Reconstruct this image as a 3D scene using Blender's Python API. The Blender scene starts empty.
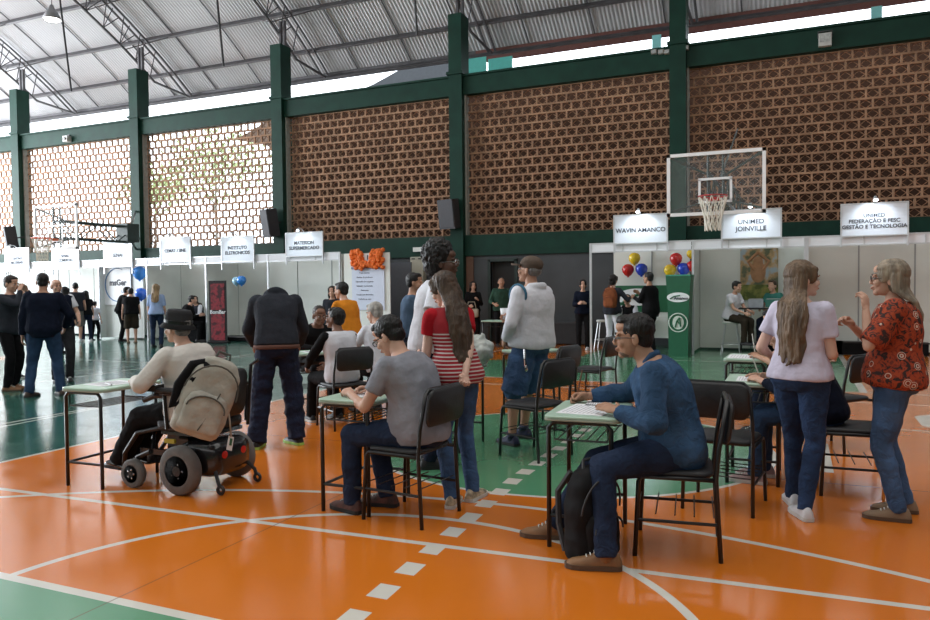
import bpy, math, random
import numpy as np
from mathutils import Vector, Matrix, noise as mnoise

SC = bpy.context.scene
COL = SC.collection
R = math.radians
random.seed(7)

# ---------------------------------------------------------------- camera
CA, CP, CR, CF, CH = 0.4149, 0.0304, -0.0102, 749.87, 1.4724
_F = np.array([-math.sin(CA)*math.cos(CP), math.cos(CA)*math.cos(CP), -math.sin(CP)])
_R0 = np.array([math.cos(CA), math.sin(CA), 0.0]); _U0 = np.cross(_R0, _F)
_R = _R0*math.cos(CR)+_U0*math.sin(CR); _U = -_R0*math.sin(CR)+_U0*math.cos(CR)
cam = bpy.data.cameras.new('camera'); camo = bpy.data.objects.new('camera', cam); COL.objects.link(camo)
cam.sensor_width = 36; cam.lens = CF*36/930; cam.clip_end = 400
camo.matrix_world = Matrix(((_R[0], _U[0], -_F[0], 0), (_R[1], _U[1], -_F[1], 0), (_R[2], _U[2], -_F[2], CH), (0, 0, 0, 1)))
SC.camera = camo

# ---------------------------------------------------------------- sky, light, exposure
w = bpy.data.worlds.new('overcast_sky'); SC.world = w; w.use_nodes = True
bg = w.node_tree.nodes['Background']
bg.inputs[0].default_value = (0.86, 0.93, 1.0, 1); bg.inputs[1].default_value = 3.6
SC.view_settings.view_transform = 'Standard'; SC.view_settings.look = 'None'
SC.view_settings.exposure = 0.42; SC.view_settings.gamma = 1; SC.view_settings.use_curve_mapping = False
def area_light(name, loc, rot, sx, sy, e, col=(1, 1, 1)):
    l = bpy.data.lights.new(name, 'AREA'); l.shape = 'RECTANGLE'; l.size = sx; l.size_y = sy; l.energy = e; l.color = col
    o = bpy.data.objects.new(name, l); COL.objects.link(o); o.location = loc; o.rotation_euler = rot
    return o
# added fill lights: one brightens the left roof, one shines from the near side
area_light('fill_far_end', (-32.5, 9, 5.0), (R(116), 0, R(-90)), 18, 6, 4300, (0.9, 0.95, 1))
area_light('fill_near_side', (-3, -6.5, 4.8), (R(78), 0, 0), 26, 3.6, 240, (1, 0.98, 0.96))

area_light('fill_overhead', (-2.5, 4.5, 11.2), (0, 0, 0), 24, 11, 1000, (1, 0.98, 0.95))  # added overhead fill to brighten the floor; no light passes the roof sheets

def _ray(x, y): return _F+(x-465)/CF*_R+(310-y)/CF*_U
def gp(x, y, z=0.0):
    r = _ray(x, y); t = (z-CH)/r[2]; return Vector((t*r[0], t*r[1], z))
def wp(x, y, Y):
    r = _ray(x, y); t = Y/r[1]; return Vector((t*r[0], Y, CH+t*r[2]))
def pd(x, d):
    """floor point at depth d seen in picture column x"""
    u = (x-465)/CF*d; return Vector((u*_R0[0]-d*math.sin(CA), u*_R0[1]+d*math.cos(CA), 0))

# ---------------------------------------------------------------- materials
MATS = {}
def nt(name):
    m = bpy.data.materials.new(name); m.use_nodes = True
    return m, m.node_tree, m.node_tree.nodes['Principled BSDF']
def mat(name, col, rough=0.7, metal=0.0, var=0.12, scale=12.0, bump=0.0, bscale=60.0, spec=0.5, emit=0.0, alpha=1.0, trans=0.0, stretch=(1, 1, 1), coat=0.0):
    if name in MATS: return MATS[name]
    m, t, b = nt(name)
    b.inputs['Roughness'].default_value = rough; b.inputs['Metallic'].default_value = metal
    b.inputs['Specular IOR Level'].default_value = spec
    b.inputs['Coat Weight'].default_value = coat
    if trans: b.inputs['Transmission Weight'].default_value = trans
    if alpha < 1: b.inputs['Alpha'].default_value = alpha
    tc = t.nodes.new('ShaderNodeTexCoord'); mp = t.nodes.new('ShaderNodeMapping'); mp.inputs['Scale'].default_value = stretch
    t.links.new(tc.outputs['Object'], mp.inputs[0])
    if var:
        n = t.nodes.new('ShaderNodeTexNoise'); n.inputs['Scale'].default_value = scale; n.inputs['Detail'].default_value = 4
        t.links.new(mp.outputs[0], n.inputs['Vector'])
        r = t.nodes.new('ShaderNodeValToRGB')
        r.color_ramp.elements[0].position = .3; r.color_ramp.elements[1].position = .7
        r.color_ramp.elements[0].color = tuple(c*(1-var) for c in col)+(1,)
        r.color_ramp.elements[1].color = tuple(min(1, c*(1+var)) for c in col)+(1,)
        t.links.new(n.outputs[0], r.inputs[0]); t.links.new(r.outputs[0], b.inputs['Base Color'])
        if emit: t.links.new(r.outputs[0], b.inputs['Emission Color'])
    else:
        b.inputs['Base Color'].default_value = tuple(col)+(1,)
        if emit: b.inputs['Emission Color'].default_value = tuple(col)+(1,)
    if emit: b.inputs['Emission Strength'].default_value = emit
    if bump:
        n2 = t.nodes.new('ShaderNodeTexNoise'); n2.inputs['Scale'].default_value = bscale
        bp = t.nodes.new('ShaderNodeBump'); bp.inputs['Strength'].default_value = bump; bp.inputs['Distance'].default_value = .02
        t.links.new(mp.outputs[0], n2.inputs['Vector']); t.links.new(n2.outputs[0], bp.inputs['Height']); t.links.new(bp.outputs[0], b.inputs['Normal'])
    MATS[name] = m
    return m
def cloth(name, col, var=.15, scale=9): return mat(name, col, .9, var=var, scale=scale, bump=.55, bscale=15, spec=.12)
def denim(name, col, fade=1.7):
    """denim with worn paler patches of its own"""
    if name in MATS: return MATS[name]
    m, t, b = nt(name); b.inputs['Roughness'].default_value = .85; b.inputs['Specular IOR Level'].default_value = .2
    tc = t.nodes.new('ShaderNodeTexCoord'); n = t.nodes.new('ShaderNodeTexNoise'); n.inputs['Scale'].default_value = 5; n.inputs['Detail'].default_value = 6
    r = t.nodes.new('ShaderNodeValToRGB'); r.color_ramp.elements[0].position = .38; r.color_ramp.elements[1].position = .72
    r.color_ramp.elements[0].color = tuple(col)+(1,); r.color_ramp.elements[1].color = tuple(min(1, c*fade) for c in col)+(1,)
    w2 = t.nodes.new('ShaderNodeTexNoise'); w2.inputs['Scale'].default_value = 17; w2.inputs['Distortion'].default_value = 1.5
    bp = t.nodes.new('ShaderNodeBump'); bp.inputs['Strength'].default_value = .6; bp.inputs['Distance'].default_value = .02
    t.links.new(tc.outputs['Object'], n.inputs[0]); t.links.new(n.outputs[0], r.inputs[0]); t.links.new(r.outputs[0], b.inputs['Base Color'])
    t.links.new(tc.outputs['Object'], w2.inputs[0]); t.links.new(w2.outputs[0], bp.inputs['Height']); t.links.new(bp.outputs[0], b.inputs['Normal'])
    MATS[name] = m; return m
def stripes(name, c1, c2, freq, duty=.5, axis=2):
    if name in MATS: return MATS[name]
    m, t, b = nt(name); b.inputs['Roughness'].default_value = .9
    tc = t.nodes.new('ShaderNodeTexCoord'); s = t.nodes.new('ShaderNodeSeparateXYZ'); t.links.new(tc.outputs['Object'], s.inputs[0])
    a = t.nodes.new('ShaderNodeMath'); a.operation = 'MULTIPLY'; a.inputs[1].default_value = freq; t.links.new(s.outputs[axis], a.inputs[0])
    f = t.nodes.new('ShaderNodeMath'); f.operation = 'FRACT'; t.links.new(a.outputs[0], f.inputs[0])
    g = t.nodes.new('ShaderNodeMath'); g.operation = 'LESS_THAN'; g.inputs[1].default_value = duty; t.links.new(f.outputs[0], g.inputs[0])
    # the plain yoke above the stripes
    z = t.nodes.new('ShaderNodeMath'); z.operation = 'LESS_THAN'; z.inputs[1].default_value = 1.16; t.links.new(s.outputs[2], z.inputs[0])
    mm = t.nodes.new('ShaderNodeMath'); mm.operation = 'MULTIPLY'; t.links.new(g.outputs[0], mm.inputs[0]); t.links.new(z.outputs[0], mm.inputs[1])
    x = t.nodes.new('ShaderNodeMix'); x.data_type = 'RGBA'; x.inputs[6].default_value = tuple(c1)+(1,); x.inputs[7].default_value = tuple(c2)+(1,)
    t.links.new(mm.outputs[0], x.inputs[0]); t.links.new(x.outputs[2], b.inputs['Base Color'])
    MATS[name] = m; return m
def floral(name):
    m, t, b = nt(name); b.inputs['Roughness'].default_value = .85
    tc = t.nodes.new('ShaderNodeTexCoord')
    n = t.nodes.new('ShaderNodeTexNoise'); n.inputs['Scale'].default_value = 22; n.inputs['Detail'].default_value = 3; n.inputs['Distortion'].default_value = 1.2
    r = t.nodes.new('ShaderNodeValToRGB'); cr = r.color_ramp; cr.interpolation = 'CONSTANT'
    cr.elements[0].color = (.03, .012, .01, 1); cr.elements[1].position = .43; cr.elements[1].color = (.24, .03, .01, 1)
    e = cr.elements.new(.5); e.color = (.36, .05, .012, 1); e = cr.elements.new(.6); e.color = (.2, .03, .012, 1); e = cr.elements.new(.66); e.color = (.04, .02, .015, 1)
    v = t.nodes.new('ShaderNodeTexVoronoi'); v.inputs['Scale'].default_value = 11
    rr = t.nodes.new('ShaderNodeValToRGB'); q = rr.color_ramp; q.interpolation = 'CONSTANT'
    q.elements[0].color = (0, 0, 0, 1); q.elements[1].position = .12; q.elements[1].color = (1, 1, 1, 1)
    e = q.elements.new(.17); e.color = (0, 0, 0, 1); e = q.elements.new(.24); e.color = (.8, .8, .8, 1); e = q.elements.new(.28); e.color = (0, 0, 0, 1)
    n3 = t.nodes.new('ShaderNodeTexNoise'); n3.inputs['Scale'].default_value = 7
    g3 = t.nodes.new('ShaderNodeMath'); g3.operation = 'GREATER_THAN'; g3.inputs[1].default_value = .42
    mu = t.nodes.new('ShaderNodeMath'); mu.operation = 'MULTIPLY'
    x = t.nodes.new('ShaderNodeMix'); x.data_type = 'RGBA'; x.inputs[7].default_value = (.62, .5, .42, 1)
    for nn in (n, v, n3): t.links.new(tc.outputs['Object'], nn.inputs['Vector'])
    t.links.new(n.outputs[0], r.inputs[0]); t.links.new(v.outputs['Distance'], rr.inputs[0]); t.links.new(n3.outputs[0], g3.inputs[0])
    t.links.new(rr.outputs[0], mu.inputs[0]); t.links.new(g3.outputs[0], mu.inputs[1]); t.links.new(mu.outputs[0], x.inputs[0])
    t.links.new(r.outputs[0], x.inputs[6]); t.links.new(x.outputs[2], b.inputs['Base Color'])
    MATS[name] = m; return m

# ---------------------------------------------------------------- mesh kit
def nrm(v):
    v = np.asarray(v, float); l = np.linalg.norm(v); return v/l if l > 1e-9 else v
class MB:
    def __init__(s): s.v = []; s.f = []; s.n = 0
    def add(s, v, f):
        v = np.asarray(v, float).reshape(-1, 3); s.v.append(v); s.f += [tuple(i+s.n for i in q) for q in f]; s.n += len(v); return s
    def box(s, c, d, rz=0, M=None):
        x, y, z = (q/2 for q in d); v = np.array([(a, b, e) for e in (-z, z) for a, b in ((-x, -y), (x, -y), (x, y), (-x, y))])
        if rz: cs, sn = math.cos(rz), math.sin(rz); v = np.c_[v[:, 0]*cs-v[:, 1]*sn, v[:, 0]*sn+v[:, 1]*cs, v[:, 2]]
        if M is not None: v = v@np.asarray(M).T
        return s.add(v+np.asarray(c), [(0, 3, 2, 1), (4, 5, 6, 7), (0, 1, 5, 4), (1, 2, 6, 5), (2, 3, 7, 6), (3, 0, 4, 7)])
    def bx(s, x0, x1, y0, y1, z0, z1): return s.box(((x0+x1)/2, (y0+y1)/2, (z0+z1)/2), (abs(x1-x0), abs(y1-y0), abs(z1-z0)))
    def rings(s, rs, cap=True):
        n = len(rs[0]); v = np.concatenate(rs); f = []
        for i in range(len(rs)-1):
            for j in range(n):
                k = (j+1) % n; f.append((i*n+j, i*n+k, (i+1)*n+k, (i+1)*n+j))
        if cap: f.append(tuple(range(n-1, -1, -1))); f.append(tuple((len(rs)-1)*n+j for j in range(n)))
        return s.add(v, f)
    def tube(s, pts, r, n=8, cap=True):
        pts = [np.asarray(p, float) for p in pts]; m = len(pts); rr = r if hasattr(r, '__len__') else [r]*m
        T = [nrm(pts[min(i+1, m-1)]-pts[max(i-1, 0)]) for i in range(m)]
        u = nrm(np.cross(T[0], (0, 0, 1) if abs(T[0][2]) < .9 else (1, 0, 0))); out = []
        for i in range(m):
            u = nrm(u-T[i]*(u@T[i])); w = np.cross(T[i], u)
            out.append(np.array([pts[i]+rr[i]*(math.cos(a)*u+math.sin(a)*w) for a in np.linspace(0, 2*math.pi, n, endpoint=False)]))
        return s.rings(out, cap)
    def ell(s, c, r, M=None, n=14, m=9):
        th = np.linspace(0, 2*math.pi, n, endpoint=False); ph = np.linspace(-math.pi/2, math.pi/2, m+1)[1:-1]
        v = [(0, 0, -1)]+[(math.cos(p)*math.cos(t), math.cos(p)*math.sin(t), math.sin(p)) for p in ph for t in th]+[(0, 0, 1)]
        v = np.array(v)*np.asarray(r if hasattr(r, '__len__') else (r, r, r)); f = [(0, 1+(j+1) % n, 1+j) for j in range(n)]
        for i in range(m-2):
            for j in range(n):
                k = (j+1) % n; f.append((1+i*n+j, 1+i*n+k, 1+(i+1)*n+k, 1+(i+1)*n+j))
        L = len(v)-1; f += [(L, 1+(m-2)*n+j, 1+(m-2)*n+(j+1) % n) for j in range(n)]
        if M is not None: v = v@np.asarray(M).T
        return s.add(v+np.asarray(c), f)
    def cone(s, a, b, ra, rb, n=12, ends=(1, 1)):
        s.tube([a, b], [ra, rb], n)
        if ends[0]: s.ell(a, ra*.999, n=n, m=7)
        if ends[1]: s.ell(b, rb*.999, n=n, m=7)
        return s
    def lathe(s, prof, c=(0, 0, 0), n=20, M=None):
        rs = []
        for r, z in prof:
            q = np.array([(r*math.cos(t), r*math.sin(t), z) for t in np.linspace(0, 2*math.pi, n, endpoint=False)])
            if M is not None: q = q@np.asarray(M).T
            rs.append(q+np.asarray(c))
        return s.rings(rs)
    def torus(s, c, R_, r, M=None, n=24, m=8):
        v = []; f = []
        for i in range(n):
            t = 2*math.pi*i/n
            for j in range(m):
                p = 2*math.pi*j/m; v.append(((R_+r*math.cos(p))*math.cos(t), (R_+r*math.cos(p))*math.sin(t), r*math.sin(p)))
                f.append((i*m+j, ((i+1) % n)*m+j, ((i+1) % n)*m+(j+1) % m, i*m+(j+1) % m))
        v = np.array(v)
        if M is not None: v = v@np.asarray(M).T
        return s.add(v+np.asarray(c), f)
    def pad(s, w, h, t, rad=.05, bev=.006, M=None, c=(0, 0, 0), curve=0.0):
        """rounded rectangle w x h in local XY, thickness t in Z"""
        def outl(ins):
            o = []
            for cx, cy, a0 in ((w/2-rad, h/2-rad, 0), (-w/2+rad, h/2-rad, 90), (-w/2+rad, -h/2+rad, 180), (w/2-rad, -h/2+rad, 270)):
                for k in range(5):
                    a = R(a0+k*22.5); o.append((cx+(rad-ins)*math.cos(a), cy+(rad-ins)*math.sin(a)))
            return o
        rs = []
        for ins, z in ((bev, -t/2), (0, -t/2+bev), (0, t/2-bev), (bev, t/2)):
            q = np.array([(x, y, z+curve*(x/(w/2))**2) for x, y in outl(ins)])
            if M is not None: q = q@np.asarray(M).T
            rs.append(q+np.asarray(c))
        return s.rings(rs)
    def arr(s): return np.concatenate(s.v), s.f
    def mesh(s, name, smooth=False):
        me = bpy.data.meshes.new(name); v = np.concatenate(s.v) if s.v else np.zeros((0, 3))
        me.from_pydata(v.tolist(), [], s.f); me.update()
        if smooth: me.shade_smooth()
        return me
    def build(s, name, m, parent=None, smooth=False):
        o = bpy.data.objects.new(name, s.mesh(name, smooth)); COL.objects.link(o)
        if m: o.data.materials.append(m)
        if parent: o.parent = parent
        return o
def link(name, me, m=None, parent=None):
    o = bpy.data.objects.new(name, me); COL.objects.link(o)
    if m and not me.materials: me.materials.append(m)
    if parent: o.parent = parent
    return o
def remesh(mb, voxel, smooth=2, wr=0.0, wf=9.0, ws=(1, 1, 1), seed=0):
    """voxel union of the pieces of mb -> (verts, faces) smooth skin"""
    me = mb.mesh('t'); o = bpy.data.objects.new('t', me); COL.objects.link(o)
    r = o.modifiers.new('r', 'REMESH'); r.mode = 'VOXEL'; r.voxel_size = voxel
    if smooth: q = o.modifiers.new('s', 'SMOOTH'); q.iterations = smooth; q.factor = .5
    dg = bpy.context.evaluated_depsgraph_get(); e = o.evaluated_get(dg); m2 = e.to_mesh()
    n = len(m2.vertices); v = np.empty(n*3); m2.vertices.foreach_get('co', v); v = v.reshape(-1, 3)
    nn = np.empty(n*3); m2.vertices.foreach_get('normal', nn); nn = nn.reshape(-1, 3)
    f = [tuple(p.vertices) for p in m2.polygons]
    e.to_mesh_clear(); bpy.data.objects.remove(o); bpy.data.meshes.remove(me)
    if wr:
        S = np.asarray(ws)
        d = np.array([mnoise.noise(Vector(tuple(p*S*wf+seed*7.1)))+.5*mnoise.noise(Vector(tuple(p*S*wf*2.2+seed*3.3))) for p in v])
        v = v+nn*(d*wr)[:, None]
    return v, f
def skin(name, mb, m, parent, voxel=.012, smooth=2, wr=0, wf=9., ws=(1, 1, 1), extra=(), seed=0):
    v, f = remesh(mb, voxel, smooth, wr, wf, ws, seed)
    q = MB(); q.add(v, f)
    for ve, fe in extra: q.add(ve, fe)
    return q.build(name, m, parent, True)
def tag(o, label=None, cat=None, group=None, kind=None):
    if label: o['label'] = label
    if cat: o['category'] = cat
    if group: o['group'] = group
    if kind: o['kind'] = kind
    return o
def empty(name, loc, rz=0, label=None, cat=None, group=None):
    o = bpy.data.objects.new(name, None); COL.objects.link(o); o.location = loc; o.rotation_euler = (0, 0, rz); o.empty_display_size = .1
    return tag(o, label, cat, group)
def struct(name, mb, m, smooth=False): return tag(mb.build(name, m, None, smooth), kind='structure')
def copy_tree(o, parent=None):
    c = o.copy(); COL.objects.link(c); c.parent = parent
    for ch in list(o.children): copy_tree(ch, c)
    return c
def text_mesh(name, body, size, m, parent, loc, rot=(R(90), 0, 0), ext=.003, bold=.0, sx=1.0):
    c = bpy.data.curves.new('t', 'FONT'); c.body = body; c.size = size; c.align_x = 'CENTER'; c.align_y = 'CENTER'; c.extrude = ext; c.offset = bold; c.resolution_u = 3
    o = bpy.data.objects.new('t', c); COL.objects.link(o)
    dg = bpy.context.evaluated_depsgraph_get(); me = bpy.data.meshes.new_from_object(o.evaluated_get(dg)); bpy.data.objects.remove(o)
    me.materials.clear(); me.materials.append(m)
    t = link(name, me, None, parent); t.location = loc; t.rotation_euler = rot; t.scale = (sx, 1, 1)
    return t
def rotz(a): c, s = math.cos(a), math.sin(a); return np.array([[c, -s, 0], [s, c, 0], [0, 0, 1]])
def rotx(a): c, s = math.cos(a), math.sin(a); return np.array([[1, 0, 0], [0, c, -s], [0, s, c]])
def roty(a): c, s = math.cos(a), math.sin(a); return np.array([[c, 0, s], [0, 1, 0], [-s, 0, c]])

# common materials
M_green = mat('green_steel_paint', (.006, .036, .024), .55, var=.2, scale=3, spec=.2)
M_steel = mat('grey_galvanised_steel', (.10, .095, .10), .5, metal=.3, var=.2, scale=4)
M_black = mat('black_enamel_tube', (.008, .008, .009), .35, var=0)
M_pad = mat('black_seat_vinyl', (.012, .012, .014), .55, var=.2, scale=20, bump=.1)
M_alu = mat('aluminium_profile', (.62, .64, .66), .35, metal=.5, var=.05)
M_panel = mat('white_booth_panel', (.72, .745, .71), .45, var=.04, scale=2)
M_white = mat('white_board', (.82, .84, .86), .4, var=.02)
M_ink = mat('dark_lettering', (.05, .06, .08), .6, var=0)
M_glass = mat('clear_acrylic', (.9, .95, .95), .05, var=0, alpha=.04)
M_paper = mat('white_paper', (.82, .83, .86), .7, var=.03)
M_chrome = mat('chrome', (.6, .6, .6), .2, metal=1, var=0)
# ================================================================= THE HALL
WY = 18.77                                    # lattice wall plane
COLX = [-25.95, -20.08, -14.27, -8.37, -2.57, 3.35]
TRX = [-26.3, -20.35, -14.4, -8.42, -2.57, 3.35]
RC, RZ, RO = 6.65, -10.97, 24.5               # the roof is a barrel arch about this axis
def roof_z(Y, r=RO): return RZ+math.sqrt(r*r-(Y-RC)**2)

def floor_mat():
    m, t, b = nt('painted_court_floor'); N = t.nodes; L = t.links
    tc = N.new('ShaderNodeTexCoord'); sp = N.new('ShaderNodeSeparateXYZ'); L.new(tc.outputs['Object'], sp.inputs[0]); X, Y = sp.outputs[0], sp.outputs[1]
    def op(k, *a):
        n = N.new('ShaderNodeMath'); n.operation = k
        for i, q in enumerate(a):
            if isinstance(q, (int, float)): n.inputs[i].default_value = q
            else: L.new(q, n.inputs[i])
        return n.outputs[0]
    def lt(a, b): return op('LESS_THAN', a, b)
    def gt(a, b): return op('GREATER_THAN', a, b)
    def AND(*a):
        r = a[0]
        for q in a[1:]: r = op('MULTIPLY', r, q)
        return r
    def OR(*a):
        r = a[0]
        for q in a[1:]: r = op('MAXIMUM', r, q)
        return r
    def dist(cx, cy): return op('SQRT', op('ADD', op('POWER', op('ABSOLUTE', op('SUBTRACT', X, cx)), 2.), op('POWER', op('ABSOLUTE', op('SUBTRACT', Y, cy)), 2.)))
    def near(v, c, h): return lt(op('ABSOLUTE', op('SUBTRACT', v, c)), h)
    def rng(v, a, b_): return AND(gt(v, a), lt(v, b_))
    d2, d1 = dist(-1.95, 2.5), dist(-1.95, 6.75)
    d4 = dist(-1.65, -1.35)
    green = OR(lt(Y, 2.55), lt(d1, 1.8), AND(gt(X, -15.6), lt(X, -6.28)), AND(gt(Y, 11.36), lt(X, .85)), AND(lt(X, -15.6), gt(Y, 15.2)))
    orange2 = AND(gt(op('ADD', Y, op('MULTIPLY', X, -.6)), 17.4), rng(X, -9.0, -4.1), gt(Y, 13.6)); green = AND(green, op('SUBTRACT', 1., orange2))
    skew = op('ADD', Y, op('MULTIPLY', X, -.035))
    lines = OR(near(Y, 2.55, .03), near(X, -6.28, .025), AND(near(d2, 1.775, .025), gt(Y, 2.55)), near(d1, 1.8, .02),
               AND(near(d4, 6.05, .025), gt(Y, 2.6), rng(X, -6.2, 3.)), AND(near(skew, 3.88, .025), rng(X, -6.25, 6)),
               near(Y, 11.36, .03), AND(near(Y, 10.55, .025), gt(X, -6.2), lt(X, -1.0)), AND(near(X, -8.1, .025), lt(Y, 12)), AND(near(op('ADD', X, op('MULTIPLY', Y, .07)), -7.55, .02), lt(Y, 9)),
               near(X, -11.3, .03), near(op('ADD', X, op('MULTIPLY', Y, -.35)), -15.6, .025), AND(near(Y, 15.05, .03), gt(X, -4.6)), AND(near(X, .85, .05), gt(Y, 11.36)),
               AND(near(op('ADD', Y, op('MULTIPLY', X, .1)), 8.7, .02), gt(X, .4)), AND(near(Y, 10.4, .02), gt(X, .3)),
               AND(near(X, .23, .05), rng(Y, 6.45, 7.6)), AND(near(dist(1.75, 9.2), .42, .2), gt(X, 1.2)))
    # the dashed centre line: 0.17 m dashes every 0.31 m
    fr = op('FRACT', op('DIVIDE', op('ADD', Y, 0.05), .31))
    cx = op('ADD', op('MULTIPLY', op('SUBTRACT', Y, 3.2), -.06), -1.83); cx = op('MAXIMUM', cx, -1.96)
    dash = AND(near(X, cx, .058), lt(fr, .52), rng(Y, 2.6, 8.5))
    lines = OR(lines, dash)
    joint = OR(near(X, -2.97, .006), near(X, -8.97, .006), near(X, 3.03, .006), AND(near(Y, 6.1, .004), lt(X, 99)))
    nz = N.new('ShaderNodeTexNoise'); nz.inputs['Scale'].default_value = .9; nz.inputs['Detail'].default_value = 6; L.new(tc.outputs['Object'], nz.inputs[0])
    def mix(f, a, c):
        x = N.new('ShaderNodeMix'); x.data_type = 'RGBA'
        if isinstance(f, (int, float)): x.inputs[0].default_value = f
        else: L.new(f, x.inputs[0])
        for i, q in ((6, a), (7, c)):
            if isinstance(q, tuple): x.inputs[i].default_value = q+(1,)
            else: L.new(q, x.inputs[i])
        return x.outputs[2]
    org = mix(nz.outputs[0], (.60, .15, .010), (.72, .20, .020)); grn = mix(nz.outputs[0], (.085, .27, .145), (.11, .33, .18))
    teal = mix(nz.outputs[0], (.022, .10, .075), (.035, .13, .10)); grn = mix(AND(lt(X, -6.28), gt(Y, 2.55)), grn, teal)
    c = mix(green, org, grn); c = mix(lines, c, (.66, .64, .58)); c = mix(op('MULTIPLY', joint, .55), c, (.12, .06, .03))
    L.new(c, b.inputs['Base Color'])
    n2 = N.new('ShaderNodeTexNoise'); n2.inputs['Scale'].default_value = 3.; n2.inputs['Detail'].default_value = 5; L.new(tc.outputs['Object'], n2.inputs[0])
    mr = N.new('ShaderNodeMapRange'); mr.inputs[1].default_value = .3; mr.inputs[2].default_value = .7; mr.inputs[3].default_value = .12; mr.inputs[4].default_value = .22
    L.new(n2.outputs[0], mr.inputs[0]); L.new(mr.outputs[0], b.inputs['Roughness'])
    b.inputs['Specular IOR Level'].default_value = .5; b.inputs['Coat Weight'].default_value = .35; b.inputs['Coat Roughness'].default_value = .12
    n3 = N.new('ShaderNodeTexNoise'); n3.inputs['Scale'].default_value = 1.6; L.new(tc.outputs['Object'], n3.inputs[0])
    bp = N.new('ShaderNodeBump'); bp.inputs['Strength'].default_value = .08; bp.inputs['Distance'].default_value = .03; L.new(n3.outputs[0], bp.inputs['Height'])
    L.new(bp.outputs[0], b.inputs['Normal']); L.new(bp.outputs[0], b.inputs['Coat Normal'])
    return m
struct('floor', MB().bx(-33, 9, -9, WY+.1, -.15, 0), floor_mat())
struct('ground', MB().bx(-80, 40, WY+.11, 70, -.4, -.02), mat('outdoor_paving', (.74, .73, .70), .9))

# lattice bays of hollow terracotta blocks, running bond
M_terra = mat('terracotta_block', (.33, .19, .115), .9, var=.3, scale=2.2, bump=.2, bscale=30)
def lattice(w, z0, z1):
    b = MB(); rows = 17; rh = (z1-z0)/rows; bw = .272; t = .055
    d0, d1 = -.03, .03
    for r_ in range(rows+1): b.bx(0, w, d0, d1, z0+r_*rh-.023, z0+r_*rh+.023)
    for r_ in range(rows):
        za, zb = z0+r_*rh+.021, z0+(r_+1)*rh-.021; off = (r_ % 2)*bw/2
        n = int(w/bw)+2; xs = [min(w, max(0, off+(i-1)*bw)) for i in range(n+1)]
        for i in range(n):
            xa, xb = xs[i], xs[i+1]
            if xb-xa < .05: continue
            b.bx(xa-.021, xa+.021, d0, d1, za, zb)
            if xb-xa > .2:      # thin crossing webs inside each block
                cx, cz = (xa+xb)/2, (za+zb)/2; hw, hh = (xb-xa)/2-.02, (zb-za)/2; l = math.hypot(hw, hh)
                for sg in (1, -1):
                    for q in (1, -1): b.box((cx+q*hw/2, .055, cz+sg*q*hh/2), (l*.96, .02, .015), M=roty(sg*math.atan2(hh, hw)))
                for dx, dz in ((.5, 0), (-.5, 0), (0, .5), (0, -.5)):
                    pass
    b.bx(w-.021, w+.021, d0, d1, z0, z1)
    return b.mesh('lattice')
ZB, ZT, ZBM = 2.88, 6.65, 7.18
lm = None
for i in range(-1, len(COLX)-1):
    x0 = (COLX[i] if i >= 0 else COLX[0]-5.95)+.2; x1 = COLX[i+1]-.2
    if lm is None: lm = lattice(5.55, ZB, ZT); lm.materials.append(M_terra)
    o = link('wall_back', lm); o.location = (x0, WY+.08, 0); o.scale = ((x1-x0)/5.55, 1, 1); tag(o, kind='structure')
# upper and lower beams, columns
b = MB(); b.bx(-33, 6, WY-.16, WY+.16, ZT, ZBM-.04); b.bx(-33, 6, WY-.22, WY+.22, ZBM-.05, ZBM); struct('trim_1', b, M_green)
b = MB(); b.bx(-33, 6, WY-.14, WY+.14, 2.32, ZB); struct('trim_2', b, M_green)
k = 3
for x in COLX:
    b = MB(); b.bx(x-.19, x+.19, WY-.28, WY+.22, 0, 8.8); b.bx(x-.24, x+.24, WY-.33, WY+.27, ZBM, ZBM+.08)
    struct('trim_%d' % k, b, M_green); k += 1
    b = MB(); b.bx(x+.19, x+.24, WY-.1, WY+.05, ZB, ZT); struct('trim_%d' % k, b, mat('pale_mortar_edge', (.3, .3, .27), .9)); k += 1
    b = MB(); b.box((x-.07, WY+.1, 9.2), (.06, .1, .8)); b.box((x+.07, WY+.1, 9.2), (.06, .1, .8)); struct('trim_%d' % k, b, M_steel); k += 1
# solid wall below the lattice
M_gwall = mat('dark_grey_wall_paint', (.055, .06, .065), .7, var=.15, scale=1.5)
dx0, dx1 = wp(492, 300, WY).x, wp(516, 300, WY).x
b = MB(); b.bx(-33, dx0, WY-.06, WY+.1, 0, 2.32); b.bx(dx1, 6, WY-.06, WY+.1, 0, 2.32); b.bx(dx0, dx1, WY-.06, WY+.1, 2.15, 2.32); struct('wall_lower', b, M_gwall)
b = MB(); b.bx(dx0, dx1, WY+.1, WY+.16, 0, 2.15); struct('door_1', b, mat('dark_brown_door', (.012, .01, .009), .6))
b = MB(); b.bx(dx0-.08, dx0, WY-.1, WY, 0, 2.2); b.bx(dx1, dx1+.08, WY-.1, WY, 0, 2.2); b.bx(dx0-.08, dx1+.08, WY-.1, WY, 2.15, 2.23); struct('trim_40', b, mat('dark_door_frame', (.02, .035, .03), .5))
xw = wp(471, 300, WY).x
b = MB(); b.bx(xw-.1, xw+.12, WY-.1, WY-.02, 0, 2.3); struct('trim_41', b, mat('wooden_post', (.14, .075, .05), .7))
# other sides: left open above for daylight, front and right raised to block it
b = MB(); b.bx(-33.2, -33, -9, WY, 0, 1.8); struct('wall_left', b, M_gwall)
b = MB(); b.bx(-33, 9, -9.2, -9, 0, 11.0); struct('wall_front', b, M_gwall)
b = MB(); b.bx(9, 9.2, -9, WY, 0, 13.6); struct('wall_right', b, M_gwall)

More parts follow.
